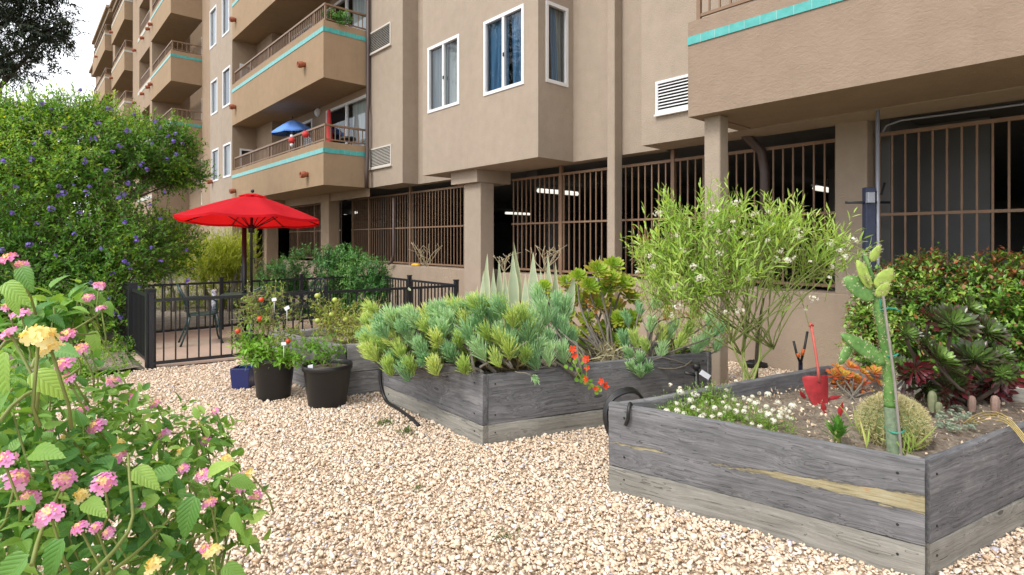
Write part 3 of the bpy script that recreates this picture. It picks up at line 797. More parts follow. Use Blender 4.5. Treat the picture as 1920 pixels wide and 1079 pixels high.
def soil_top(par, poly, z, seed, n=46, amp=.025):
    rr = np.random.default_rng(seed); a, b, c, d = poly
    u = np.linspace(0.02, .98, n); U, W = np.meshgrid(u, u)
    P = (a*(1-U[..., None])+b*U[..., None])*(1-W[..., None]) + (d*(1-U[..., None])+c*U[..., None])*W[..., None]
    P[..., 2] = z + amp*(np.sin(U*9+seed)*np.sin(W*11+1.3*seed)) + rr.normal(0, .006, U.shape)
    idx = np.arange(U.size).reshape(U.shape)
    fq = np.stack([idx[:-1, :-1], idx[:-1, 1:], idx[1:, 1:], idx[1:, :-1]], -1).reshape(-1, 4)
    return big('soil', P.reshape(-1, 3), fq, M['soil'], par, smooth=True)
def inset(a, b, t): return a + nrm(b-a)*t
def plank_bed(label, poly, z_split, z_top, loc, mats, seed, soilz, names=('plank',)*8, low=.0, streak=False):
    bed = thing('raised_garden_bed', label, 'garden bed', loc, 'weathered timber garden beds')
    th = .05; n = 4
    for i in range(n):
        a, b = poly[i], poly[(i+1) % n]
        # alternate which board runs through at the corner
        ext = 0.0
        a2 = a if i % 2 == 0 else inset(a, b, .051)
        b2 = b if i % 2 == 0 else inset(b, a, .051)
        plank(bed, 'lower_plank', a2, b2, low-.06, z_split-.003, th*1.12, M['wood_pale'], seed+i*2)
        mt = mats[i] if isinstance(mats, (list, tuple)) else mats
        plank(bed, 'upper_plank', a2, b2, z_split+.003, z_top, th, mt, seed+i*2+1, label='split plank with a yellow bare streak along its grain' if (streak and i == 0) else None)
    cen = sum(poly)/4
    for q in poly:
        c = q+nrm(cen-q)*.14; m = MB(); m.box((c[0]-.035, c[1]-.035, 0), (c[0]+.035, c[1]+.035, z_top-.03))
        m.build('corner_post', M['wood_pale'], bed)
    soil_top(bed, poly, soilz, seed)
    # bolts and nails at the corners
    m = MB()
    for i in range(4):
        a, b = poly[i], poly[(i+1) % 4]; t = nrm(b-a); o_ = V3(t[1], -t[0], 0)
        for q, s in ((a, .1), (b, -.1)):
            for z in (z_split*.6, z_split+.07, z_top-.07): m.blob(q+t*s+V3(0, 0, z)+o_*.001, [t*.006, o_*.005, (0, 0, .006)], 8, 5)
    m.build('nail_head', M['dark'], bed)
    return bed
cA = sum(BED_A)/4; cB = sum(BED_B)/4; cC = sum(BED_C)/4
bedA = plank_bed('grey plank bed in the right foreground planted with cacti and white alyssum', BED_A, .158, .53, cA, [M['wood_streak'], M['wood_dark'], M['wood_pale'], M['wood_dark']], 5, .42, streak=True)
bedB = plank_bed('grey plank bed in the middle overflowing with blue green succulents', BED_B, .15, .52, cB, M['wood_dark'], 25, .44)
bedC = thing('raised_garden_bed', 'rough log sided bed behind the black pots, holding tomato plants', 'garden bed', cC, 'weathered timber garden beds')
for i in range(4):
    a, b = BED_C[i], BED_C[(i+1) % 4]
    a2 = a if i % 2 == 0 else inset(a, b, .101); b2 = b if i % 2 == 0 else inset(b, a, .101)
    plank(bedC, 'timber', a2, b2, -.05, .24, .1, M['wood_log'], 60+i); plank(bedC, 'timber', a2, b2, .245, .5, .1, M['wood_log'], 70+i)
soil_top(bedC, BED_C, .42, 9)
# ------------------------------------------------------------------ black metal fences round the patio
def fence(label, p0, p1, h=.86, sp=.125, posts=2, pw=.06, grp='black picket fences around the patio'):
    p0 = V3(*p0, 0); p1 = V3(*p1, 0); L = np.linalg.norm(p1-p0); t = (p1-p0)/L; s = V3(-t[1], t[0], 0)
    f = thing('metal_fence', label, 'fence', p0, grp)
    r = MB()
    for z, hh in ((.07, .02), (h-.05, .02)): r.obox((p0+p1)/2+V3(0, 0, z), t*L/2, s*.014, (0, 0, hh*.9))
    r.build('rail', M['black_metal'], f)
    k = MB(); n = int(L/sp)
    for i in range(1, n+1):
        q = p0+t*(i*L/(n+1)); k.obox(q+V3(0, 0, h/2+.01), t*.0085, s*.0085, (0, 0, h/2-.07))
    k.build('picket', M['black_metal'], f)
    for i in range(posts):
        q = p0+t*L*(i/(max(1, posts-1))); m = MB()
        m.obox(q+V3(0, 0, (h+.03)/2), t*pw/2, s*pw/2, (0, 0, (h+.03)/2)); m.obox(q+V3(0, 0, h+.035), t*(pw/2+.006), s*(pw/2+.006), (0, 0, .008))
        m.build('post', M['black_metal'], f)
    return f
fence('black picket fence along the gravel edge in front of the patio', (-7.77, 1.21), (-7.2, 5.2), .86, .125, 3, .05)
fence('black picket fence running back from the front corner post beside the flowering shrub', (-10.45, 1.2), (-7.84, 1.21), .9, .1, 3, .1)
fence('black picket fence along the back of the patio, seen behind the chairs', (-10.45, 1.28), (-10.4, 5.35), .86, .125, 4)
fence('black picket fence closing the patio in front of the dark green hedge', (-10.33, 5.4), (-7.27, 5.25), .86, .11, 3)
m = MB(); m.obox(((-7.86-10.0)/2, 1.19, .47), (1.0, 0, 0), (0, .004, 0), (0, 0, .40))
# ------------------------------------------------------------------ patio furniture
def chair(label):
    t = thing('patio_chair', label, 'chair', (0, 0, 0), 'dark green metal patio chairs')
    m = MB(); m.lathe((0, 0, .43), [(0, -.012), (.2, -.012), (.225, 0), (.2, .012), (0, .016)], 20, True, 1., .98); m.build('seat', M['green_metal'], t)
    for sx in (-1, 1):
        for sy in (-1, 1):
            l = MB()
            if sy > 0: l.tube([(sx*.19, .17, .43), (sx*.21, .2, .25), (sx*.2, .22, .08), (sx*.215, .25, 0)], [.014, .013, .012, .015], 8)
            else: l.tube([(sx*.17, -.17, .43), (sx*.18, -.2, .25), (sx*.2, -.26, .08), (sx*.21, -.29, 0)], [.014, .013, .012, .015], 8)
            l.build('leg', M['green_metal'], t)
    b = MB(); arch = [(-.19, -.18, .43)]
    for i in range(13):
        a = math.pi*(1-i/12); arch.append((.215*math.cos(a), -.23-.09*math.sin(a)-.0, .68+.2*math.sin(a)))
    arch.append((.19, -.18, .43)); b.tube(arch, .014, 8)
    for x in (-.12, -.06, 0, .06, .12): b.tube([(x*.9, -.18, .44), (x, -.24, .64), (x*1.1, -.31, .86-abs(x)*.35)], .007, 6)
    for z, y, wd in ((.56, -.215, .19), (.7, -.245, .205)): b.tube([(-wd, y, z), (0, y-.01, z+.015), (wd, y, z)], .008, 6)
    b.build('backrest', M['green_metal'], t)
    for sx in (-1, 1):
        a = MB(); a.tube([(sx*.215, -.24, .66), (sx*.25, -.08, .665), (sx*.255, .1, .66), (sx*.24, .16, .63), (sx*.21, .17, .45)], .012, 8); a.build('armrest', M['green_metal'], t)
    return t
ch = chair('dark green patio chair nearest the left picket fence, turned side on')
def place(o, x, y, rz): o.location = (x, y, .012); o.rotation_euler = (0, 0, rz)
place(ch, -9.25, 2.08, R(-8))
c2_ = copy_tree(ch); tag(c2_, 'dark green patio chair under the umbrella pole with its round back towards the gravel', 'chair', 'dark green metal patio chairs'); place(c2_, -8.3, 2.62, R(84))
c3_ = copy_tree(ch); tag(c3_, 'dark green patio chair in front of the hedge, behind the tomato pots', 'chair', 'dark green metal patio chairs'); place(c3_, -9.15, 3.55, R(190))
tb = thing('patio_table', 'round dark green patio table below the red umbrella', 'table', (-9.05, 2.8, .012))
m = MB(); m.lathe((-9.05, 2.8, .7), [(.03, -.02), (.5, -.02), (.52, -.005), (.5, .012), (.03, .012)], 32); m.build('tabletop', M['green_metal'], tb)
for k in range(4):
    a = R(45+90*k); c, s = math.cos(a), math.sin(a); m = MB()
    m.tube([(-9.05+.2*c, 2.8+.2*s, .69), (-9.05+.26*c, 2.8+.26*s, .35), (-9.05+.36*c, 2.8+.36*s, .012)], .016, 8); m.build('leg', M['green_metal'], tb)
bun = at_d(402, 572, 8.5); bd = thing('added_cylinder', 'pale speckled roll standing upright on the side-on patio chair', 'cylinder', (bun[0], bun[1], .45))  # added cylinder standing in for a pale upright strip of unclear origin
m = MB(); m.lathe((bun[0], bun[1], .45), [(0, 0), (.035, 0), (.04, .1), (.036, .2), (.042, .3), (.03, .33), (0, .335)], 12); 
bm_ = NT('speckled_pale_grey'); bm_.col(bm_.ramp(bm_.noise(bm_.obj(), 45., 3.), [(.42, (.12, .13, .16)), (.55, (.55, .57, .62))])); m.build('cylinder', bm_.m, bd)
# the red umbrella: canopy with eight panels, tilted slightly away
def umbrella(name, label, cat, loc, rad, zr, zt, tilt_ax, tilt, mat, pole=True, n=8, vent=True, metal='black_metal', base_z=0., polelow=None):
    u = thing(name, label, cat, loc); L = np.array(loc, float)
    rot = Matrix.Rotation(tilt, 3, Vector(tilt_ax))
    def T_(p): return L + np.array(rot @ Vector((p[0], p[1], p[2]-zr))) + V3(0, 0, zr-L[2])
    m = MB(); rings = 9; seg = 6; N = n*seg; b = 0; V = []
    for i in range(rings+1):
        t = i/rings; r = .16*rad+(rad-.16*rad)*t
        for k in range(N):
            th = 2*math.pi*k/N; ph = (k % seg)/seg
            rr = r*(math.cos(math.pi/n)/math.cos((ph-.5)*2*math.pi/n))          # straight hem between ribs
            sag = -.03*rad*math.sin(math.pi*ph)*t*(1-.2*t)
            z = zt-.05-(zt-.05-zr)*(t**1.12)+sag
            V.append(T_((rr*math.cos(th), rr*math.sin(th), z)))
    fs = [(i*N+k, i*N+(k+1) % N, (i+1)*N+(k+1) % N, (i+1)*N+k) for i in range(rings) for k in range(N)]
    m.add(V, fs, True)
    # short hem
    e0 = rings*N; V2 = [V[e0+k]-V3(0, 0, .035) for k in range(N)]
    m.add([V[e0+k] for k in range(N)]+V2, [(k, (k+1) % N, N+(k+1) % N, N+k) for k in range(N)], True)
    cv = m.build('canopy', mat, u)
    if vent:
        v = MB(); vv = [T_((0, 0, zt+.012))]
        for i, (r, z) in enumerate(((.09, .0), (.19, -.035))):
            for k in range(N):
                th = 2*math.pi*k/N; vv.append(T_((r*rad*math.cos(th), r*rad*math.sin(th), zt+z-(.012 if (k % seg) == 0 else 0))))
        v.add(vv, [(0, 1+k, 1+(k+1) % N) for k in range(N)]+[(1+k, 1+N+k, 1+N+(k+1) % N, 1+(k+1) % N) for k in range(N)], True)
        v.build('vent', mat, cv)
    for k in range(n):
        th = 2*math.pi*k/n; c, s = math.cos(th), math.sin(th); r_ = MB()
        r_.tube([T_((rad*.1*c, rad*.1*s, zt-.09)), T_((rad*.55*c, rad*.55*s, zt-.09-(zt-.05-zr)*.5)), T_((rad*.985*c, rad*.985*s, zr-.015))], .009, 6)
        r_.tube([T_((rad*.5*c, rad*.5*s, zt-.09-(zt-.05-zr)*.45)), T_((.03*c, .03*s, zr-.14))], .007, 6)
        r_.build('rib', M[metal], u)
    h = MB(); h.tube([T_((0, 0, zr-.2)), T_((0, 0, zr-.08))], .045, 10); h.build('hub', M[metal], u)
    p = MB(); p.tube([T_((0, 0, zt-.02)), T_((0, 0, zr-.25)), (L[0], L[1], base_z)], .021, 10); p.build('pole', M[metal], u)
    fn = MB(); fn.blob(T_((0, 0, zt+.05)), [(.025, 0, 0), (0, .025, 0), (0, 0, .03)], 10, 6); fn.build('finial', M[metal], u)
    return u
U = at_d(472, 454, 8.6); U[2] = 0.012
um = umbrella('patio_umbrella', 'bright red patio umbrella standing open over the fenced patio', 'umbrella', U, 1.05, 1.84, 2.23, tuple(RGT), R(-3.5), M['red_cloth'], base_z=.012)
m = MB(); q = at_d(458, 454, 8.72); m.tube([(q[0], q[1], .012), (q[0], q[1], 1.72)], .036, 10); m.build('support_post', M['black_metal'], um)
m = MB(); m.lathe((U[0], U[1], .012), [(0, .07), (.05, .07), (.2, .05), (.24, .02), (.24, 0)], 24); m.build('base', M['black_metal'], um)
m = MB(); c = V3(U[0], U[1], 1.25)-FWD*.03; m.tube([c, c+RGT*.06, c+RGT*.06+V3(0, 0, -.08)], .008, 6); m.build('crank', M['black_metal'], um)
# ------------------------------------------------------------------ on the balconies
bu = at_y(551, 240, 5.95); umbrella('balcony_umbrella', 'small open blue umbrella on the lower balcony', 'umbrella', (bu[0], bu[1], 3.12), .62, 4.62, 4.98, (1, 0, 0), R(6), M['blue_cloth'], vent=False, base_z=3.12)
cu = at_y(617, 230, 6.1); t = thing('closed_umbrella', 'folded red umbrella standing by the sliding door of the lower balcony', 'umbrella', (cu[0], cu[1], 3.12))
m = MB(); pr = [(.0, 1.82), (.03, 1.8), (.05, 1.7), (.075, 1.3), (.1, .95), (.11, .8), (.09, .78), (0, .8)]
m.lathe((cu[0], cu[1], 3.12), [(r*(1), z) for r, z in pr], 10); m.build('canopy', M['red_plastic'], t)
m = MB(); m.tube([(cu[0], cu[1], 3.12), (cu[0], cu[1], 4.0)], .02, 8); m.build('pole', M['black_metal'], t)
for (px, py, lab, sc) in ((547, 264, 'red and white hanging lantern on the balcony railing, left of the pair', 1.), (573, 253, 'plain red hanging lantern on the balcony railing, right of the pair', 1.)):
    c = at_y(px, py, 5.24); t = thing('hanging_lantern', lab, 'lantern', c, 'red decorations on the lower balcony railing')
    m = MB(); m.lathe(c, [(0, .09), (.05, .085), (.075, .03), (.08, 0), (.055, -.06), (.0, -.07)], 12); m.build('shade', M['red_plastic'], t)
    m = MB(); m.tube([c+V3(0, 0, .08), c+V3(0, 0, .2), c+V3(0, .1, .21)], .008, 6); m.build('hook', M['black_metal'], t)
    if px == 547: m = MB(); m.lathe(c, [(0, .15), (.03, .145), (.04, .12), (.035, .088)], 10); m.lathe(c, [(.025, -.065), (.045, -.1), (.035, -.15), (0, -.16)], 10); m.build('white_trim', M['label_white'], t)
c = V3(-13.15, 6.2, 3.9); t = thing('balcony_stool', 'tall black bar stool by the right end of the lower balcony', 'stool', (c[0], c[1], 3.12))
m = MB(); m.lathe((c[0], c[1], 3.12), [(0, .98), (.19, .97), (.2, .9), (.0, .89)], 14); m.build('seat', M['black_plastic'], t)
for k in range(3):
    m = MB(); a = R(120*k+20); m.tube([(c[0]+.1*math.cos(a), c[1]+.1*math.sin(a), 4.02), (c[0]+.2*math.cos(a), c[1]+.2*math.sin(a), 3.12)], .015, 6); m.build('leg', M['black_plastic'], t)
# ------------------------------------------------------------------ pots
def pot(name, label, cat, c, r, h, mat, n=32, rim=.03, group=None):
    t = thing(name, label, cat, (c[0], c[1], 0), group)
    m = MB(); m.lathe((c[0], c[1], 0), [(0, .0), (r*.74, 0), (r*.76, .01), (r*.94, h-rim*1.8), (r*.95, h-rim*1.7), (r, h-rim*1.6), (r*1.01, h-.004), (r*.985, h), (r*.95, h-.005), (r*.92, h-.05)], n)
    m.build('pot', mat, t)
    m = MB(); m.lathe((c[0], c[1], 0), [(r*.93, h-.048), (r*.6, h-.035), (.01, h-.03)], 20); m.build('soil', M['soil'], t)
    return t
P1 = at_z(489, 750, 0)+V3(0, .12, 0); P2 = at_z(588, 765, 0)+V3(0, .13, 0)
pot('plant_pot', 'black plastic pot on the gravel holding the tall tomato plant, left of the pair', 'plant pot', P1, .2, .4, M['black_plastic'], group='black plastic pots')
p2 = pot('plant_pot', 'wider black plastic pot with a ridged rim and few leaves, right of the pair', 'plant pot', P2, .222, .385, M['black_plastic'], group='black plastic pots')
m = MB(); q = at_d(552, 750, 4.93); m.obox((q[0], q[1], .1), RGT*.012, FWD*.004, (0, 0, .03))
P3 = at_z(447, 734, 0)+FWD*.12; t = thing('plant_pot', 'small square blue pot peeping out behind the left black pot', 'plant pot', (P3[0], P3[1], 0))
m = MB(); a_, b_ = .085, .1; m.add([P3*[1,1,0]+RGT*(x*s)+FWD*(y*s)+V3(0, 0, z) for z, s in ((0, a_), (.22, b_), (.22, b_-.014), (.17, b_-.016)) for x, y in ((-1,-1),(1,-1),(1,1),(-1,1))],
    [(4*i+k, 4*i+(k+1) % 4, 4*i+4+(k+1) % 4, 4*i+4+k) for i in range(3) for k in range(4)]+[(12, 13, 14, 15)]); m.build('pot', M['navy'], t, bevel=.006)
# ------------------------------------------------------------------ hoses, tools and small things
def tube_thing(name, label, cat, pts, r, mat, n=8):
    m = MB(); m.tube(pts, r, n); o = m.build(name, mat, None, at=pts[0]); tag(o, label, cat); return o
def spline(P, k=8):
    P = [np.asarray(p, float) for p in P]; Q = [P[0]]+P+[P[-1]]; out = []
    for i in range(1, len(Q)-2):
        for j in range(k):
            t = j/k; a, b, c, d = Q[i-1:i+3]
            out.append(.5*((2*b)+(-a+c)*t+(2*a-5*b+4*c-d)*t*t+(-a+3*b-3*c+d)*t**3))
    return out+[P[-1]]
hp = [at_d(713, 688, 5.33), at_d(714, 720, 5.3), at_d(724, 755, 5.22), at_d(742, 785, 5.0), at_d(768, 803, 4.72), at_d(785, 808, 4.5)]
hp = [V3(p[0], p[1], max(p[2], .03)) for p in hp]
tube_thing('irrigation_hose', 'black irrigation pipe curving down the left end of the middle bed', 'hose', spline(hp), .016, M['black_plastic'])
fl = BED_A[0]; ta = nrm(BED_A[1]-BED_A[0]); na = V3(ta[1], -ta[0], 0); tl_ = nrm(BED_A[3]-BED_A[0]); nl = V3(-tl_[1], tl_[0], 0)
coil = []
for i in range(62):
    a = 2*math.pi*i/20.0
    coil.append(fl + tl_*(.17+.16*math.cos(a)) + nl*(.03+.01*(i/20.)+.012*math.sin(3*a)) + V3(0, 0, .42+.15*math.sin(a)*(1+.05*(i/20.))))
coil += [fl+tl_*.3+nl*.05+V3(0, 0, .2), fl+tl_*.5+nl*.06+V3(0, 0, .03), fl+tl_*.9+nl*.1+V3(0, 0, .03)]
tube_thing('garden_hose', 'coil of black hose hanging on the left corner of the foreground bed', 'hose', coil, .011, M['black_plastic'])
h2 = [fl+ta*.13-na*.05+V3(0, 0, .5), fl+ta*.13-na*.02+V3(0, 0, .545), fl+ta*.135+na*.016+V3(0, 0, .51), fl+ta*.13+na*.015+V3(0, 0, .46), fl+ta*.115+na*.014+V3(0, 0, .425)]
tube_thing('hose_end', 'short black hose end draped over the front plank of the foreground bed', 'hose', spline(h2, 6), .011, M['black_plastic'])
# irrigation riser with a tag
c = at_d(1306, 724, 4.28); t = thing('sprinkler_riser', 'black sprinkler riser with a white tag beside the foreground bed', 'sprinkler', (c[0], c[1], 0))
m = MB(); m.tube([(c[0], c[1], 0), (c[0], c[1], c[2]+.13)], .017, 8); m.tube([(c[0], c[1], c[2]+.13), (c[0], c[1], c[2]+.17)], [.03, .026], 10); m.tube([(c[0], c[1], c[2]+.08), np.array((c[0], c[1], c[2]+.1))-RGT*.09], [.014, .012], 8); m.build('riser', M['black_plastic'], t)
m = MB(); q = at_d(1322, 703, 4.24); m.obox(q, RGT*.034+V3(0, 0, -.022), FWD*.003, (RGT*.018+V3(0, 0, .026))*.62); m.build('tag', M['label_white'], t)
# loppers standing on their blades against the wall
c = at_d(1501, 694, 4.95); t = thing('pruning_loppers', 'black and orange pruning loppers leaning blade down by the low wall', 'loppers', c)
e1, e2 = at_d(1488, 640, 5.0), at_d(1514, 622, 5.0)
for e in (e1, e2):
    m = MB(); m.tube([c+V3(0, 0, .05), c*.4+e*.6, e], .011, 8); m.build('handle', M['black_plastic'], t)
    m = MB(); a = c+V3(0, 0, .07); m.tube([a*.78+e*.22, a*.58+e*.42], .015, 8); m.build('grip_collar', M['orange'], t)
m = MB(); m.add([c+V3(0, 0, .06)-RGT*.02, c+V3(0, 0, .06)+RGT*.02, c-V3(0, 0, .03)+RGT*.012, c-V3(0, 0, .05), c-V3(0, 0, .03)-RGT*.016], [(0, 1, 2, 3, 4)]); m.obox(c+V3(0, 0, .03), RGT*.016, FWD*.006, (0, 0, .04)); m.build('blade', M['dark_blue'], t)
# black crumpled bag by the wall
c = at_z(1412, 684, .05); t = tag(MB().blob(c, [RGT*.11, FWD*.07, (0, 0, .055)], 16, 10, .09, 4).blob(c+RGT*.1+V3(0, 0, -.01), [RGT*.08, FWD*.06, (0, 0, .035)], 14, 8, .1, 6).build('plastic_bag', M['black_plastic'], None, at=(c[0], c[1], 0)), 'crumpled black plastic bag on the gravel against the low wall', 'bag')
# post with a grey box and two arms before the right column
c = at_d(1629, 560, 5.35); x, y = c[0], c[1]; zt_ = at_d(1629, 352, 5.35)[2]
t = thing('metal_post', 'dark blue metal post with a small grey box and cross arms by the right column', 'post', (x, y, 0))
m = MB(); m.obox((x, y, zt_/2), RGT*.046, FWD*.03, (0, 0, zt_/2)); m.build('post', M['dark_blue'], t, bevel=.004)
q = at_d(1632, 371, 5.29); m = MB(); m.obox(q, RGT*.034, FWD*.02, (0, 0, .05)); m.build('box', M['grey_box'], t, bevel=.005)
m = MB(); z = at_d(1620, 380, 5.35)[2]; m.tube([V3(x, y, z)-RGT*.22, V3(x, y, z)+RGT*.2], .012, 8); m.build('cross_arm', M['black_metal'], t)
m = MB(); z2 = at_d(1650, 355, 5.35)[2]; m.tube([V3(x, y, z2-.02)+RGT*.04, V3(x, y, z2-.05)+RGT*.12, V3(x, y, z2+.06)+RGT*.15], .012, 8); m.build('hook', M['black_metal'], t)
m = MB(); m.tube([V3(x, y, .02)+RGT*.085, V3(x, y, 2.75)+RGT*.085], .018, 8); m.build('pipe', M['grey_box'], t)
# small yellow object on the sill
c = at_y(776, 503, 6.8); t = tag(MB().lathe((c[0], c[1]+.05, .952), [(0, 0), (.1, 0), (.11, .03), (.06, .06), (0, .065)], 12, True, 1.4, .8).build('yellow_bowl', M['yellow'], None), 'small yellow upturned bowl on the sill below the garage bars', 'bowl')
# red spade standing in the bed with its blade up front, and red leaf ornament round it
base = at_z(1538, 757, .43); t = thing('hand_spade', 'red hand spade standing blade down in the soil of the foreground bed', 'spade', base)
dn = base.copy(); top = at_d(1521, 612, np.dot(base-CAM, FWD)+.06); nk = at_d(1535, 708, np.dot(base-CAM, FWD)+.0)
upv = nrm(nk-dn); sid = nrm(RGT-upv*np.dot(RGT, upv)); out = np.cross(sid, upv)
Lb = np.linalg.norm(nk-dn); VV = []; FF = []
st = [(-.1, .03, .0), (.0, .045, .008), (.12, .053, .016), (.35, .064, .03), (.65, .072, .04), (.88, .076, .048), (.98, .074, .05), (1.03, .056, .034), (1.05, .03, .015)]
for sgn in (0, 1):
    for (t_, w_, dp) in st:
        for j in range(9):
            u_ = -1+j/4; VV.append(dn+upv*Lb*t_+sid*w_*u_*1.12+out*(dp*(u_*u_)*-1.0+.0 + sgn*.005)-out*.0)
n9 = len(st)*9
for i in range(len(st)-1):
    for j in range(8):
        a = i*9+j; FF.append((a, a+1, a+10, a+9)); FF.append((n9+a+9, n9+a+10, n9+a+1, n9+a))
m = MB(); m.add(VV, FF, True); m.build('blade', M['red'], t)
m = MB(); m.tube([nk-upv*.03, nk+upv*.05, nk*.5+top*.5+sid*.004, top], [.013, .0085, .008, .009], 10); m.tube([top-RGT*.012-V3(0, 0, .004), top+V3(0, 0, .02), top+RGT*.012], .009, 8); m.build('handle', plain('faded_coral_paint', (.48, .1, .08), .65, var=.4, scale=30), t)
orn = at_z(1560, 768, .44)
for i, (px, py, a, L, wd) in enumerate(((1506, 742, 2.2, .1, .016), (1562, 748, .35, .13, .022), (1577, 770, 1.35, .12, .02), (1545, 765, 1.9, .1, .02), (1590, 718, 1.2, .13, .014))):
    c = at_z(px, py, .45); dr = RGT*math.cos(a)+V3(0, 0, 1)*math.sin(a); 
    m = MB(); sd_ = np.cross(dr, FWD); P_ = [c-dr*L/2, c-sd_*wd+FWD*.006, c+FWD*-.006, c+sd_*wd+FWD*.006, c+dr*L/2]
    m.add(P_, [(0, 2, 1), (0, 3, 2), (1, 2, 4), (2, 3, 4)], True)
    if i == 0: ro = thing('leaf_ornament', 'scattered red leaf shaped ornament pieces at the foot of the red spade', 'ornament', orn)
    m.build('red_leaf', M['red'], ro)
# ------------------------------------------------------------------ plants
def T4(v, f): return np.array(v, float), np.array(f, int)
LEAF = T4([(0,0,0),(-.5,.42,.1),(0,.5,0),(.5,.42,.1),(0,1,-.12)], [(0,2,1),(0,3,2),(1,2,4),(2,3,4)])
LONG = T4([(0,0,0),(-.5,.35,.02),(.5,.35,.02),(-.38,.72,-.04),(.38,.72,-.04),(0,1,-.12)], [(0,2,1),(1,2,4),(1,4,3),(3,4,5)])
SPOON = T4([(-.06,0,0),(.06,0,0),(-.2,.4,.02),(.2,.4,.02),(-.5,.78,.08),(0,.8,.02),(.5,.78,.08),(0,1,.1)], [(0,1,3),(0,3,2),(2,3,5),(2,5,4),(3,6,5),(4,5,7),(5,6,7)])
def needle_t():
    v = []; 
    for (r, y) in ((.38, 0), (.5, .35), (.42, .75)):
        for k in range(3): v.append((r*math.cos(2.094*k), y, r*math.sin(2.094*k)))
    v.append((0, 1, 0)); f = []
    for i in range(2):
        for k in range(3): a, b = i*3+k, i*3+(k+1) % 3; f += [(a, b, b+3), (a, b+3, a+3)]
    f += [(6, 7, 9), (7, 8, 9), (8, 6, 9)]
    return T4(v, f)
NEEDLE = needle_t()
def lantana_t():
    ys = np.linspace(0, 1, 15); hw = .5*np.sin(np.pi*np.clip(ys*.93+.04, 0, 1)**.72)*(1-.12*ys); hw[0] = .03; hw[-1] = 0.
    hw[1:-1:2] *= .9
    v = []; f = []
    for i, (y, h) in enumerate(zip(ys, hw)):
        dr = -.3*y*y
        yo = .012 if i % 2 == 0 else -.01
        v += [(-h, y+yo, dr+h*.22), (-h*.5, y, dr+h*.16), (0, y, dr), (h*.5, y, dr+h*.16), (h, y+yo, dr+h*.22)]
    for i in range(14):
        for j in range(4):
            a = i*5+j; f += [(a, a+1, a+6), (a, a+6, a+5)]
    return T4(v, f)
BROAD = lantana_t()
def leaves(P, D, N, L, W, tmpl, tint, zw=False):
    tv, tf = tmpl
    D = nrm(D); N = nrm(N - D*np.sum(N*D, 1, keepdims=True)); S = np.cross(D, N)
    L = np.asarray(L)[:, None, None]; W = np.asarray(W)[:, None, None]
    V = P[:, None, :] + tv[None, :, 0:1]*W*S[:, None] + tv[None, :, 1:2]*L*D[:, None] + tv[None, :, 2:3]*(W if zw else L)*N[:, None]
    n, k = len(P), len(tv)
    Fc = tf[None] + (np.arange(n)*k)[:, None, None]
    uv = np.tile(tv, (n, 1))
    return V.reshape(-1, 3), Fc.reshape(-1, 3), np.repeat(tint, k), uv
def cat(parts):
    V, Fc, t, u, b = [], [], [], [], 0
    for p in parts:
        V.append(p[0]); Fc.append(p[1]+b); t.append(p[2]); u.append(p[3]); b += len(p[0])
    return np.concatenate(V), np.concatenate(Fc), np.concatenate(t), np.concatenate(u)
def fol(name, parts, mat, parent, smooth=True, uv=False):
    V, Fc, t, u = cat(parts)
    at = {'tint': np.clip(t, 0, 1)}
    if uv: at['leafuv'] = u
    return big(name, V, Fc, mat, parent, smooth, at)
def E(px, py, d, rx, ry, rd): return (at_d(px, py, d), np.array([rx*d/F, rd, ry*d/F]))
def noise3(P, fr=2.2, seed=0):
    r = np.random.default_rng(seed+100); s = 0
    for _ in range(5):
        k = r.normal(0, fr, 3); s = s+np.sin(P@k+r.uniform(0, 6.28))
    return s/3.2
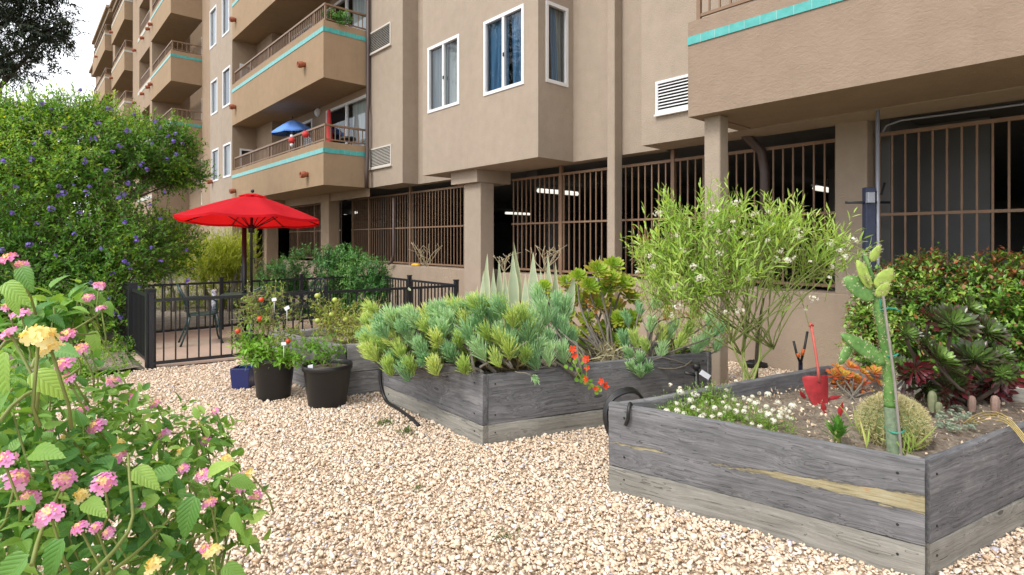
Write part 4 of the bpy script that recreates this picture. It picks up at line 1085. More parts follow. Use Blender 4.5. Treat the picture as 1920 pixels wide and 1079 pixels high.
def sprigs(ells, n, per, tl, ll, wr, seed, upb=.6, spread=50, shell=.55, gap=-9., gfr=2.2, tmpl=LEAF, tvar=.35, zmin=.05, droop=0., lj=.3, rnd=.45, tip=True):
    """n twigs through the union of ellipsoids, each carrying leaves; returns leaf parts, twig segments, twig tips"""
    r = np.random.default_rng(seed)
    wts = np.array([np.prod(e[1])**(2/3) for e in ells]); which = r.choice(len(ells), n, p=wts/wts.sum())
    C0 = np.array([e[0] for e in ells])[which]; RD = np.array([e[1] for e in ells])[which]
    u = nrm(r.normal(size=(n, 3))); rad = 1-shell*r.random(n)**1.25
    pos = C0 + (u*rad[:, None]*RD)@AX
    outw = nrm((u/RD)@AX)
    nz = noise3(pos, gfr, seed)
    keep = (pos[:, 2] > zmin) & (nz > gap)
    pos, outw, nz = pos[keep], outw[keep], nz[keep]; n = len(pos)
    D = nrm(outw + UP*upb + r.normal(0, rnd, (n, 3)))
    L = tl*r.uniform(.6, 1.25, n)
    base = pos - D*(L*.55)[:, None]; 
    tt = np.clip(.5+.34*nz+r.normal(0, .12, n), 0, 1)
    a = nrm(np.cross(D, r.normal(size=(n, 3)))); b = np.cross(D, a)
    P, DD, NN, LL, TT = [], [], [], [], []
    cs, sn = math.cos(R(spread)), math.sin(R(spread))
    ph0 = r.uniform(0, 6.28, n)
    for j in range(per):
        t = (j+.7)/per; ph = ph0+j*2.4
        sp = nrm(a*np.cos(ph)[:, None]+b*np.sin(ph)[:, None])
        k = 1-.55*(t**3) if tip else 1
        d = nrm(D*cs + sp*sn*k + r.normal(0, .16, (n, 3)) - UP*droop)
        P.append(base + D*(L*t)[:, None]); DD.append(d)
        NN.append(UP*.9 + outw*.35 + D*.4 + r.normal(0, lj, (n, 3)))
        LL.append(ll*r.uniform(.65, 1.25, n)*(1-.25*t)); TT.append(tt*(1-tvar)+tvar*r.random(n)+.1*(t-.5))
    P, DD, NN, LL, TT = (np.concatenate(q) for q in (P, DD, NN, LL, TT))
    lv = leaves(P, DD, NN, LL, LL*wr*r.uniform(.85, 1.15, len(LL)), tmpl, TT)
    return lv, (base, base+D*(L*.95)[:, None]), (pos + D*(L*.42)[:, None], D)
def twigs(segs, r0, r1):
    a, b = segs; d = b-a; L = np.linalg.norm(d, axis=1); n = len(a)
    return leaves(a, d, np.tile(V3(.3, .5, .8), (n, 1)), L, np.full(n, r0*2), NEEDLE, np.random.default_rng(1).random(n), zw=True)
def limb(m, p0, p1, r0, r1, bend=.12, n=7, seed=0, k=6):
    rr = np.random.default_rng(seed); p0 = np.asarray(p0, float); p1 = np.asarray(p1, float); L = np.linalg.norm(p1-p0)
    o = rr.normal(0, bend*L, 3); o2 = rr.normal(0, bend*L*.4, 3)
    pts = [p0*(1-t)+p1*t+o*math.sin(math.pi*t)+o2*math.sin(2*math.pi*t) for t in np.linspace(0, 1, n)]
    m.tube(pts, list(np.linspace(r0, r1, n)), k); return pts
def scatter_parts(name, spots, meshes, parent, scale=(.8, 1.25), seed=0, dirs=None):
    r = np.random.default_rng(seed)
    for i, p in enumerate(spots):
        o = link(name, meshes[i % len(meshes)], parent, np.asarray(p)-world_of(parent))
        s = r.uniform(*scale); o.scale = (s, s, s)
        if dirs is not None:
            q = Vector(tuple(float(c) for c in dirs[i])).to_track_quat('Z', 'Y'); o.rotation_mode = 'QUATERNION'; o.rotation_quaternion = q
        else: o.rotation_euler = (r.normal(0, .4), r.normal(0, .4), r.uniform(0, 6.28))
def petals(spec, seed, size, mat, name='flower', cup=.2):
    """spec: list of (centre, normal, radius, npetal, tint)"""
    V, Fc, t = [], [], []; b = 0
    for (c, nn, rad, npt, ti) in spec:
        nn = nrm(nn); a = nrm(np.cross(nn, V3(.31, .87, .2))); bb = np.cross(nn, a); k = npt*4
        V.append(np.asarray(c)); t.append(ti)
        for i in range(k):
            th = 2*math.pi*i/k; q = (.55, .95, 1., .95)[i % 4]*rad
            V.append(c+(a*math.cos(th)+bb*math.sin(th))*q+nn*cup*rad*(q/rad)**2); t.append(ti+.06*(i % 4 == 0))
        Fc += [(b, b+1+i, b+1+(i+1) % k) for i in range(k)]; b += k+1
    return raw_mesh(name, np.array(V)*size, np.array(Fc), mat, False, {'tint': np.array(t)})
G_SHRUB = foliage('flowering_shrub_leaf', [(0., (.018, .065, .016)), (.28, (.065, .2, .03)), (.55, (.17, .38, .045)), (.82, (.4, .57, .055)), (1., (.74, .64, .05))], .42)
G_DARK = foliage('dark_tree_leaf', [(0., (.012, .02, .014)), (.5, (.03, .05, .03)), (1., (.07, .1, .06))], .2)
G_FEATHER = foliage('feathery_leaf', [(0., (.16, .25, .03)), (.5, (.38, .47, .05)), (1., (.6, .62, .1))], .4)
G_HEDGE = foliage('dark_hedge_leaf', [(0., (.02, .08, .022)), (.5, (.085, .25, .055)), (1., (.28, .5, .15))], .28, .35, .5)
G_LANT = foliage('lantana_leaf', [(0., (.035, .13, .035)), (.35, (.1, .28, .055)), (.7, (.26, .48, .09)), (1., (.5, .68, .15))], .38, .42, .5, veins=True)
G_RED = foliage('red_tip_hedge_leaf', [(0., (.03, .09, .015)), (.3, (.1, .26, .04)), (.6, (.28, .48, .07)), (.8, (.44, .58, .11)), (.86, (.34, .13, .05)), (1., (.44, .12, .06))], .25, .3, .6)
G_MILK = foliage('narrow_leaf', [(0., (.2, .36, .08)), (.5, (.44, .66, .15)), (.93, (.68, .82, .3)), (1., (.8, .6, .15))], .48)
G_BLUE = foliage('blue_succulent', [(0., (.22, .46, .22)), (.5, (.43, .69, .36)), (1., (.64, .84, .5))], .38, .5)
G_PENCIL = foliage('pencil_succulent', [(0., (.36, .54, .14)), (.5, (.56, .74, .2)), (1., (.76, .84, .3))], .38, .5)
G_AEO = foliage('aeonium_leaf', [(0., (.1, .22, .015)), (.5, (.27, .42, .03)), (.8, (.36, .4, .05)), (1., (.36, .16, .05))], .2, .4)
G_PURPLE = foliage('dark_aeonium_leaf', [(0., (.34, .52, .13)), (.25, (.14, .25, .05)), (.5, (.06, .1, .026)), (.72, (.05, .05, .022)), (.86, (.06, .022, .02)), (1., (.2, .03, .04))], .12, .25, .6)
G_JADE = foliage('red_jade_leaf', [(0., (.36, .4, .05)), (.4, (.6, .42, .06)), (.7, (.72, .26, .06)), (1., (.68, .12, .06))], .25, .4)
G_TOM = foliage('tomato_leaf', [(0., (.09, .16, .025)), (.5, (.22, .32, .05)), (.85, (.4, .46, .09)), (1., (.4, .27, .1))], .35)
G_PEP = foliage('pepper_leaf', [(0., (.09, .24, .025)), (.5, (.22, .46, .05)), (1., (.44, .62, .09))], .35)
G_GRASS = foliage('weed_leaf', [(0., (.05, .1, .02)), (1., (.16, .24, .06))], .3)
G_FLOWER = foliage('blue_flower', [(0., (.13, .08, .45)), (.7, (.22, .15, .62)), (1., (.3, .22, .7))], .3, .6)
G_LPINK = foliage('pink_lantana_flower', [(0., (.88, .62, .14)), (.3, (.92, .72, .4)), (.42, (.78, .24, .56)), (.8, (.82, .33, .68)), (1., (.9, .5, .8))], .25, .6)
G_LYEL = foliage('yellow_lantana_flower', [(0., (.85, .5, .06)), (.5, (.9, .75, .3)), (1., (.92, .84, .5))], .25, .6)
G_WHITE = foliage('white_flower', [(0., (.6, .58, .46)), (1., (.85, .85, .82))], .3, .6)
G_ORANGE = foliage('orange_flower', [(0., (.55, .06, .01)), (.6, (.8, .07, .015)), (1., (.9, .22, .02))], .25, .5)
# ---- flowering shrub at the left
SH = [E(120,330,9.0,170,120,1.2), E(30,290,9,110,90,1.0), E(255,285,9.6,105,72,1.0), E(335,320,10,48,42,.6), E(60,450,8.5,150,120,1.1), E(200,460,8.8,140,120,1.1), E(300,455,10.2,80,70,.7), E(30,560,8,110,90,.8), E(180,585,8,62,70,.5), E(130,215,9.3,100,42,.7), E(15,225,9,60,50,.6), E(320,255,10,45,30,.5), E(-110,420,8.8,150,190,1.2)]
base = V3(-10.9, -.35, .03)
sh = thing('flowering_shrub', 'tall yellow green shrub with small violet flowers behind the left fence', 'shrub', base)
lv, sg, tp = sprigs(SH, 9800, 13, .42, .078, .46, 3, upb=.5, gap=-.6, gfr=2.0, shell=.75, spread=55)
fol('foliage', [lv], G_SHRUB, sh)
fol('twig', [twigs(sg, .004, .002)], M['bark'], sh)
m = MB()
for i, e in enumerate(SH): limb(m, base+V3(.05*i-.3, .1*math.sin(i), 0), e[0]-V3(0, 0, .2), .045, .01, .07, 8, i)
m.build('trunk', M['bark'], sh)
fm = []
for s in range(3):
    r_ = np.random.default_rng(s); sp = []
    for i in range(9): d = nrm(r_.normal(size=3)+V3(0, 0, .6)); sp.append((d*V3(.055, .055, .045)*r_.uniform(.5, 1), d, .024, 5, r_.uniform(.2, 1)))
    fm.append(petals(sp, s, 1., G_FLOWER))
px_f = [(80,195),(95,205),(158,298),(160,305),(110,350),(222,372),(232,365),(58,300),(315,255),(325,265),(330,252),(290,228),(300,240),(250,215),(265,310),(275,318),(268,305),(225,275),(212,285),(118,362),(112,368),(168,350),(138,348),(160,362),(96,392),(185,232),(150,170),(205,205),(40,222),(8,303),(55,460),(5,470),(232,418),(255,445),(257,452),(285,465),(302,490),(190,467),(232,490),(240,495),(245,505),(212,515),(225,595),(215,590),(350,470),(360,505),(352,528),(300,410),(330,290),(342,270),(312,300),(285,270),(240,246),(175,260),(90,250),(65,270),(120,240),(30,350),(70,420),(140,440),(170,530),(205,560),(105,480),(240,345),(280,385),(310,360),(200,320),(150,400),(20,400),(260,540)]
spots = []
for i, (px, py) in enumerate(px_f):
    # the nearest foliage along the sight line of each flower
    best = None
    for (c, rd) in SH:
        dr = nrm(ray(px, py)); o_ = ((CAM-c)@AX.T)/rd; dd_ = (dr@AX.T)/rd
        A_, B_, C_ = dd_@dd_, 2*o_@dd_, o_@o_-1; ds = B_*B_-4*A_*C_
        if ds > 0:
            t_ = (-B_-math.sqrt(ds))/(2*A_); best = t_ if best is None else min(best, t_)
    t_ = best if best else 9.6
    spots.append(CAM+nrm(ray(px, py))*(t_-.05))
scatter_parts('flower', spots, fm, sh, (.45, .95), 5)
# ---- the dark tree over the top left corner
DT = [E(20,40,11,110,70,1.1), E(90,65,11.2,48,30,.5), E(70,110,11,40,25,.5), E(10,120,10.8,60,45,.8), E(115,40,11.3,30,16,.3), E(-150,60,11,150,130,1.6), E(-60,-60,11,200,90,1.4), E(50,-20,11,80,30,.9), E(-110,-210,11.4,170,120,1.5), E(-260,-40,11,120,130,1.3)]
tb_ = V3(*(at_d(-190, 454, 11.2)[:2]), 0.)
dt = thing('dark_tree', 'dark leaved tree reaching into the top left corner of the sky', 'tree', tb_)
lv, sg, tp = sprigs(DT, 5200, 16, .4, .1, .34, 8, upb=.1, gap=-.28, gfr=3.4, shell=.8, droop=.3)
fol('crown', [lv], G_DARK, dt); fol('twig', [twigs(sg, .005, .002)], M['bark'], dt)
m = MB(); top = tb_+V3(0, 0, 3.4); limb(m, tb_, top, .2, .14, .02, 8, 1, 10)
for i, e in enumerate(DT): limb(m, top-V3(0, 0, .3), e[0], .08, .015, .1, 7, i+3)
m.build('trunk', M['bark'], dt)
# ---- feathery bush and pale thicket behind the patio, hedge by the wall
fb = at_z(420, 600, .03)*0+V3(*at_d(420, 454, 12.4)[:2], .03)
f_ = thing('feathery_bush', 'feathery yellow green bush behind the patio, left of the umbrella pole', 'bush', fb)
FB = [E(420,475,12.3,52,42,.5), E(385,500,12,50,50,.5), E(440,505,12.5,40,50,.5), E(465,455,12.8,14,32,.3)]
lv, sg, tp = sprigs(FB, 1300, 12, .45, .12, .13, 14, upb=1.3, spread=32, tmpl=LONG, shell=.8)
fol('foliage', [lv], G_FEATHER, f_)
m = MB()
for i in range(14): limb(m, fb+V3(rng.normal(0, .15), rng.normal(0, .15), 0), FB[i % 4][0]+V3(rng.normal(0, .25), rng.normal(0, .2), .1), .012, .005, .05, 6, i, 5)
m.build('stem', M['green_stem'], f_)
tb_ = V3(*at_d(345, 454, 12.6)[:2], .03)
th_ = thing('thicket', 'pale yellow green thicket with thin grey stems seen through the patio fence', 'bush', tb_)
TH = [E(310,560,12.4,60,38,.4), E(390,570,12.6,60,36,.4), E(450,560,12.9,50,40,.4), E(300,500,12.8,60,40,.4)]
lv, sg, tp = sprigs(TH, 900, 11, .35, .085, .2, 15, upb=.7, shell=.8, zmin=.03, tmpl=LONG)
fol('foliage', [lv], G_FEATHER, th_)
m = MB()
for i, px in enumerate((306, 326, 350, 395, 430, 462)): limb(m, V3(*at_d(px, 454, 11.9)[:2], .02), at_d(px+rng.normal(0, 8), 500, 12.3), .05, .03, .02, 6, i)
m.build('stem', M['grey_bark'], th_)
hb_ = V3(-11.55, 5.2, .03)
hg = thing('dark_hedge', 'rounded dark green hedge between the umbrella and the garage bars', 'hedge', hb_)
HG = [E(600,512,11.4,85,52,.42), E(680,515,11.2,52,38,.35), E(530,525,11.8,52,36,.4), E(640,490,11.6,45,30,.35), E(580,560,11.5,110,45,.4), E(690,560,11.1,50,50,.35), E(715,530,11.0,18,30,.25)]
lv, sg, tp = sprigs(HG, 2300, 11, .2, .075, .42, 21, upb=.55, gap=-.9, shell=.5, spread=62)
fol('foliage', [lv], G_HEDGE, hg)
m = MB()
for i, e in enumerate(HG): limb(m, hb_+V3(.1*math.sin(i), .25*(i-3), 0), e[0]-V3(0, 0, .15), .03, .01, .06, 6, i)
m.build('stem', M['bark'], hg)
# ---- red tipped hedge at the right, against the low wall
rb = V3(.1, 6.05, 0)
rh = thing('red_tip_hedge', 'dense green hedge with red young leaves under the near balcony', 'hedge', rb)
RH = [E(1700,580,5.25,90,90,.35), E(1660,640,5.15,66,70,.3), E(1800,570,5.15,90,88,.4), E(1880,575,4.95,80,92,.4), E(1770,500,5.35,50,28,.25), E(1700,520,5.35,42,28,.25), E(1900,500,5.1,40,24,.3), E(1990,580,4.9,90,100,.4), E(2120,600,4.7,110,110,.4), E(1820,660,5.0,150,70,.35), E(1980,690,4.6,120,70,.3), E(1630,600,5.3,30,45,.25)]
RH = [(V3(c[0], min(c[1], 6.72-r_[1]*1.0), c[2]), r_) for c, r_ in RH]
lv, sg, tp = sprigs(RH, 3300, 10, .16, .056, .55, 31, upb=.55, gap=-.95, shell=.4, spread=60, tvar=.45)
# new growth at the top is red
V_, F_, t_, u_ = lv
hv = np.clip((V_[:, 2]-1.05)/.35, 0, 1); k5 = np.repeat(np.random.default_rng(5).random(len(V_)//5), 5)
t_ = np.where(k5 < .12+.3*hv, .84+.16*k5/.42, np.clip(t_, 0, .8)*.96)
fol('foliage', [(V_, F_, t_, u_)], G_RED, rh)
fol('twig', [twigs(sg, .003, .0015)], M['bark'], rh)
m = MB()
for i, e in enumerate(RH): limb(m, V3(e[0][0], 6.3, 0), e[0]-V3(0, 0, .1), .025, .01, .05, 6, i)
m.build('stem', M['bark'], rh)
# ---- lantana in the left foreground
lb = V3(*at_d(120, 454, 1.15)[:2], 0)
la = thing('lantana_bush', 'foreground lantana bush with pink and yellow flower heads', 'bush', lb)
LA = [E(110,790,1.25,150,85,.2), E(230,850,1.32,150,80,.22), E(90,950,1.0,150,110,.2), E(285,985,1.12,150,95,.2), E(355,835,1.36,55,48,.12), E(405,1000,1.16,58,80,.12), E(20,760,.95,60,70,.1),
      E(140,1250,1.15,250,170,.3), E(300,1300,1.25,160,150,.25), E(-120,900,1.1,180,220,.3)]
LB = [E(120,590,1.42,62,28,.1), E(160,560,1.45,30,20,.06), E(60,640,1.4,50,30,.1)]
lv1, sg1, _ = sprigs(LA, 1000, 5, .1, .041, .56, 41, upb=.75, gap=-.9, gfr=6., spread=62, shell=.55, tmpl=BROAD, tvar=.5, lj=.45)
lv2, sg2, _ = sprigs(LB, 34, 5, .1, .06, .58, 42, upb=.4, spread=60, shell=.9, tmpl=BROAD, tvar=.5)
# big near leaves seen one by one
nl = [(20,725,.62,.075,(-.3,-.2,-.6)),(60,700,.66,.06,(.5,0,-.3)),(10,660,.62,.06,(.1,-.3,-.8)),(120,1010,.78,.075,(-.25,-.3,-.8)),(55,1040,.75,.08,(-.5,-.2,-.5)),(365,930,1.02,.085,(-.1,-.4,-.8)),(330,890,1.03,.07,(-.9,-.1,.05)),(390,890,1.03,.06,(.5,-.1,.35)),(430,900,1.05,.06,(.8,.1,-.2)),(300,935,1.05,.06,(-.9,-.2,-.3)),(150,850,1.,.06,(-.8,-.1,-.2)),(250,880,1.,.07,(.7,-.2,-.3)),(220,870,1.02,.06,(-.7,-.2,.1)),(440,960,1.05,.055,(.3,-.3,-.7)),(160,940,.92,.06,(.6,-.3,-.1)),(60,850,.9,.07,(.6,-.2,.1)),(0,800,.7,.07,(-.2,-.4,-.5)),(100,660,.75,.055,(.6,-.3,.1)),(40,500,.95,.055,(.4,-.2,-.6)),(10,530,.9,.06,(.6,-.1,-.5)),(25,545,.95,.05,(.2,-.2,-.8)),(175,620,1.42,.075,(.2,-.2,-.9)),(140,625,1.42,.07,(-.3,-.2,-.8)),(200,565,1.42,.05,(.3,-.1,-.8)),(420,1060,1.05,.07,(.6,-.2,-.3)),(300,1050,1.,.075,(-.5,-.3,-.5))]
P_ = np.array([at_d(a, b, c) for a, b, c, _, _ in nl]); D_ = np.array([RGT*q[0]-FWD*(-q[1])+UP*q[2] for *_, q in nl])
N_ = np.array([-FWD*.7+UP*.8+RGT*rng.normal(0, .3) for _ in nl]); L_ = np.array([q[3]*.86 for q in nl])
lv3 = leaves(P_, D_, N_, L_, L_*.6, BROAD, rng.uniform(.3, .9, len(nl)))
fol('foliage', [lv1, lv2, lv3], G_LANT, la, uv=True)
def umbel(seed, kind):
    r_ = np.random.default_rng(seed); sp = []
    n = 17
    for i in range(n):
        t = math.sqrt((i+.4)/n); a = i*2.4
        d = V3(math.cos(a)*t, math.sin(a)*t, 1.05-.75*t*t)
        ti = t if kind == 'p' else t*.9
        if kind == 'y': ti = .25+.7*t*r_.uniform(.6, 1)
        if kind == 'm': ti = t*.62
        sp.append((V3(d[0]*.0165, d[1]*.0165, d[2]*.0105), nrm(d+r_.normal(0, .25, 3)), .0068*r_.uniform(.85, 1.15), 4, np.clip(ti+r_.normal(0, .05), 0, 1)))
    for i in range(6): sp.append((V3(*(r_.normal(0, .005, 2)), .006), V3(0, 0, 1), .006, 4, .1))
    return petals(sp, seed, 1., G_LYEL if kind == 'y' else G_LPINK, cup=.15)
UM = {k: [umbel(s+10*i, k) for s in range(2)] for i, k in enumerate(('p', 'm', 'y'))}
FL = [(18,487,.95,'m',1.0),(40,500,.97,'p',.8),(186,538,1.42,'p',1.0),(166,560,1.43,'p',1.0),(190,580,1.4,'p',1.0),(40,592,1.2,'p',1.2),(15,577,1.25,'p',.8),(20,628,.72,'p',.85),(72,638,.62,'y',1.15),(95,655,.64,'y',.9),(128,630,1.2,'m',1.1),(152,657,1.2,'m',1.1),(122,685,1.05,'p',1.1),(128,712,1.05,'p',.9),(95,730,1.1,'m',.8),(212,718,1.25,'p',1.2),(240,748,1.3,'m',1.1),(293,760,1.42,'m',1.0),(182,802,1.18,'p',1.25),(85,815,1.2,'p',1.1),(125,822,1.25,'y',.7),(310,818,1.32,'p',1.15),(385,828,1.4,'p',.9),(405,772,1.42,'p',.8),(378,795,1.42,'y',.6),(225,860,1.05,'m',1.25),(195,907,.9,'p',1.15),(120,902,.92,'p',1.15),(30,902,.9,'p',1.2),(55,938,.92,'p',1.1),(153,930,.95,'y',.7),(95,968,.8,'p',1.2),(150,992,.85,'p',.8),(383,893,1.1,'p',1.1),(445,900,1.16,'p',1.1),(452,915,1.17,'p',.8),(425,864,1.2,'y',.9),(478,932,1.22,'p',1.),(470,890,1.22,'y',.7),(400,1035,1.0,'y',1.1),(385,1030,1.0,'m',.8),(265,955,1.02,'p',.8),(308,885,1.2,'y',.8),(395,945,1.08,'m',.9),(60,772,1.1,'p',.7),(8,868,.85,'p',1.1),(220,835,1.1,'y',.9),(345,880,1.15,'p',.7),(340,848,1.28,'y',.6),(295,905,1.2,'p',.5),(180,990,.85,'p',.5),(205,1000,.95,'p',.6),(290,1060,.95,'y',.9),(155,770,1.2,'p',.6)]
fr_ = np.random.default_rng(77); stems = MB()
for i, (px, py, d, k, s) in enumerate(FL):
    p = at_d(px, py, d)
    dr = nrm(-FWD*fr_.uniform(.15, 1.0)+UP*1.0+RGT*fr_.normal(0, .45))
    o = link('flower_head', UM[k][i % 2], la, p-world_of(la)); o.scale = (s*fr_.uniform(.7, .92) if d < 1.45 and s > .75 else s,)*3; o.rotation_mode = 'QUATERNION'
    o.rotation_quaternion = Vector(tuple(map(float, dr))).to_track_quat('Z', 'Y')
    q = p-dr*.05-UP*.03; stems.tube([q-UP*.03+fr_.normal(0, .01, 3), q, p], [.0022, .002, .0018], 5)
for i in range(46):
    e = LA[i % 7] if i < 38 else LB[i % 3]; tip = e[0]+(fr_.uniform(-.8, .8, 3)*e[1])@AX
    limb(stems, lb+V3(fr_.normal(0, .1), fr_.normal(0, .1), 0), tip, .004, .002, .07, 8, i, 5)
for i, (a, b) in enumerate((((0, 790, .85), (150, 690, 1.0)), ((0, 730, .8), (180, 625, 1.42)), ((60, 690, 1.1), (185, 590, 1.41)), ((170, 1079, .8), (240, 850, 1.0)), ((200, 1079, .9), (330, 960, 1.05)), ((60, 1060, .8), (120, 900, .95)))):
    limb(stems, at_d(*a), at_d(*b), .0032, .002, .05, 7, i+60, 6)
stems.build('stem', M['green_stem'], la)
# ---- potted and bedded tomatoes
def bushy(name, label, catg, base, ells, n, per, tl, ll, wr, mat, seed, stem_mat, nst=6, r0=.009, group=None, **kw):
    t = thing(name, label, catg, base, group)
    lv, sg, tp = sprigs(ells, n, per, tl, ll, wr, seed, **kw)
    fol('foliage', [lv], mat, t)
    m = MB(); r_ = np.random.default_rng(seed)
    for i in range(nst):
        e = ells[i % len(ells)]; limb(m, np.asarray(base)+V3(*r_.normal(0, .03, 2), 0), e[0]+(r_.uniform(-.7, .7, 3)*e[1])@AX, r0, r0*.35, .06, 8, seed+i, 6)
    for a, b in zip(*sg):
        if r_.random() < .5: m.tube([a-(b-a)*.4, b], [.003, .0015], 4, caps=False)
    m.build('stem', stem_mat, t)
    return t, tp
tmt, _ = bushy('tomato_plant', 'leggy tomato plant with red fruit growing in the left black pot', 'tomato plant', V3(P1[0], P1[1], .37),
    [E(495,600,5.4,55,60,.16), E(470,570,5.4,30,35,.12), E(520,560,5.4,35,30,.12), E(540,620,5.3,40,40,.12), E(450,640,5.4,22,40,.1)], 190, 7, .16, .042, .42, G_TOM, 51, M['tan_stem'], 9, .006, upb=.2, shell=.9, spread=55)
ppl, _ = bushy('pepper_plant', 'bright green broad leaved plant spilling over the rim of the left black pot', 'pepper plant', V3(P1[0]+.04, P1[1], .37),
    [E(495,660,5.3,50,30,.15), E(535,672,5.25,35,20,.1), E(470,650,5.35,30,30,.1)], 120, 6, .12, .07, .4, G_PEP, 52, M['green_stem'], 5, .006, upb=.5, shell=.9, spread=60)
pp2, _ = bushy('pepper_plant', 'sparse yellow green plant in the right black pot', 'pepper plant', V3(P2[0], P2[1], .35),
    [E(590,650,5.15,42,26,.14), E(560,672,5.1,26,18,.1), E(622,665,5.15,22,18,.1)], 70, 6, .12, .058, .42, G_PEP, 53, M['green_stem'], 5, .005, upb=.4, shell=.9, spread=60)
tm2, _ = bushy('tomato_plant', 'bushy tomato plant with green fruit in the log sided bed', 'tomato plant', V3(-5.35, 2.95, .43),
    [E(640,605,5.9,55,48,.25), E(610,590,6.0,35,35,.15), E(670,620,5.7,35,32,.15), E(700,590,6.1,28,30,.15)], 330, 8, .16, .042, .42, G_TOM, 54, M['tan_stem'], 9, .007, upb=.35, shell=.8, spread=55)
def fruit(par, px, py, d, r, mat):
    m = MB(); c = at_d(px, py, d); m.blob(c, [(r, 0, 0), (0, r, 0), (0, 0, r*.92)], 14, 9); m.build('tomato', mat, par)
M['tom_red'] = plain('ripe_tomato', (.6, .06, .015), .25); M['tom_green'] = plain('green_tomato', (.42, .5, .1), .3)
for (px, py) in ((490, 562), (487, 598), (446, 621), (540, 640)): fruit(tmt, px, py, 5.25, .025, M['tom_red'])
for (px, py) in ((595, 555), (628, 563), (622, 590), (595, 602), (648, 600)): fruit(tm2, px, py, 5.75, .029, M['tom_green'])
for i, (px, py, d, par, tilt) in enumerate(((514, 562, 5.2, tmt, .2), (538, 578, 5.18, tmt, .5), (532, 645, 5.1, tmt, .1))):
    m = MB(); c = at_d(px, py, d); m.obox(c, RGT*.021+UP*.021*tilt, FWD*.002, UP*.014-RGT*.014*tilt); m.tube([c-UP*.02, c-UP*.12], .003, 5)
    tag(m.build('plant_tag', M['label_white'], None, at=c), ('white plant tag at the top of the tomato plant in the left pot', 'tilted white plant tag on the right side of the potted tomato plant', 'white plant tag low between the two black pots')[i], 'plant tag')
m = MB(); c = at_d(582, 690, 5.02); m.obox(c, RGT*.022+UP*.006, FWD*.003, UP*.026); tag(m.build('plant_tag', M['label_white'], None, at=c), 'white plant tag stuck in the right black pot', 'plant tag')
# ---- succulents of the middle bed
def brushes(spots, nn, ln, wd, seed, cone=50):
    """dense tufts of finger leaves: spots = (centre, direction, size)"""
    r_ = np.random.default_rng(seed); P, D, L, T = [], [], [], []
    for (c, dr, s) in spots:
        dr = nrm(dr); n = int(nn*r_.uniform(.8, 1.2)); tt = r_.uniform(.15, .85)
        for i in range(n):
            t = r_.random(); q = nrm(r_.normal(size=3)); q = nrm(q-dr*np.dot(q, dr))
            ang = R(cone)*math.sqrt(r_.random())*(1-.35*t)
            P.append(c + dr*(t-.75)*s*.55 + q*.03*s); D.append(dr*math.cos(ang)+q*math.sin(ang)+UP*.12); L.append(ln*s/.16*r_.uniform(.75, 1.1)); T.append(tt+.1*(t-.4)+r_.normal(0, .13))
    n = len(P); return leaves(np.array(P), np.array(D), r_.normal(size=(n, 3)), np.array(L), np.full(n, wd), NEEDLE, np.array(T), zw=True)
def tufts(label, name, base, pts, mat, seed, nn=130, ln=.098, wd=.0062, size=(.15, .21), stem_mat='grey_bark', r0=.011, ctr=None, up=1.0, mat2=None):
    t = thing(name, label, 'succulent', base); r_ = np.random.default_rng(seed)
    sp, sp2 = [], []; m = MB(); ctr = np.asarray(ctr if ctr is not None else base, float)
    for i, (px, py, d) in enumerate(pts):
        c = at_d(px, py, d); dr = nrm(nrm((c-ctr)*V3(1, 1, .4))*.55+UP*.75*up+r_.normal(0, .14, 3)); s = r_.uniform(*size)
        (sp2 if (mat2 and r_.random() < .45) else sp).append((c, dr, s))
        limb(m, np.asarray(base)+V3(*r_.normal(0, .06, 2), 0), c-dr*s*.3, r0*r_.uniform(.6, 1.1), .006, .1, 8, seed+i, 6)
    fol('foliage', [brushes(sp, nn, ln, wd, seed)], mat, t)
    if sp2: fol('foliage', [brushes(sp2, nn, ln, wd, seed+1)], mat2, t)[
        'label'] = 'yellow green shoots'
    m.build('stem', M[stem_mat], t)
    return t
def grid_pts(x0, x1, yf, y1, n, d0, d1, seed):
    r_ = np.random.default_rng(seed); out = []
    for i in range(n):
        x = r_.uniform(x0, x1); ya = yf(x); y = ya+(y1-ya)*r_.random()**1.2
        out.append((x, y, d0+(d1-d0)*r_.random()))
    return out
b1 = V3(-3.75, 2.95, .45)
edge = lambda x: np.interp(x, [670, 690, 740, 800, 850, 900, 930], [575, 560, 552, 545, 535, 530, 530])+46
tufts('large mounded blue green succulent spilling over the left corner of the middle bed', 'finger_succulent', b1, grid_pts(690, 870, edge, 680, 118, 4.3, 4.95, 61)+[(700,650,4.6),(770,690,4.3),(800,678,4.25),(740,675,4.45),(690,610,4.9),(700,665,4.45),(730,690,4.35),(750,660,4.35),(790,655,4.3),(815,690,4.15),(845,665,4.2),(870,690,4.12),(720,650,4.5),(760,700,4.3),(830,620,4.25),(860,640,4.2),(720,620,4.6),(820,640,4.2),(700,585,5.0)], G_BLUE, 61, mat2=G_PENCIL, ctr=b1+V3(-.1, 0, .05))
b2 = V3(-3.35, 3.1, .45)
e2 = lambda x: np.interp(x, [840, 880, 930, 1000, 1050, 1090], [540, 530, 530, 560, 600, 610])+44
tufts('yellow green pencil stemmed succulent in the middle of the middle bed', 'pencil_succulent', b2, grid_pts(850, 1010, e2, 668, 74, 4.25, 4.8, 63)+[(960,600,4.2),(940,580,4.2),(900,660,4.15),(930,675,4.14),(880,630,4.2),(955,660,4.15),(915,630,4.2),(985,670,4.2),(1010,650,4.3),(940,640,4.2)], G_PENCIL, 63, nn=85, ln=.105, wd=.006, size=(.16, .23), stem_mat='tan_stem', mat2=G_BLUE, ctr=b2)
b3 = V3(-3.05, 3.35, .45)
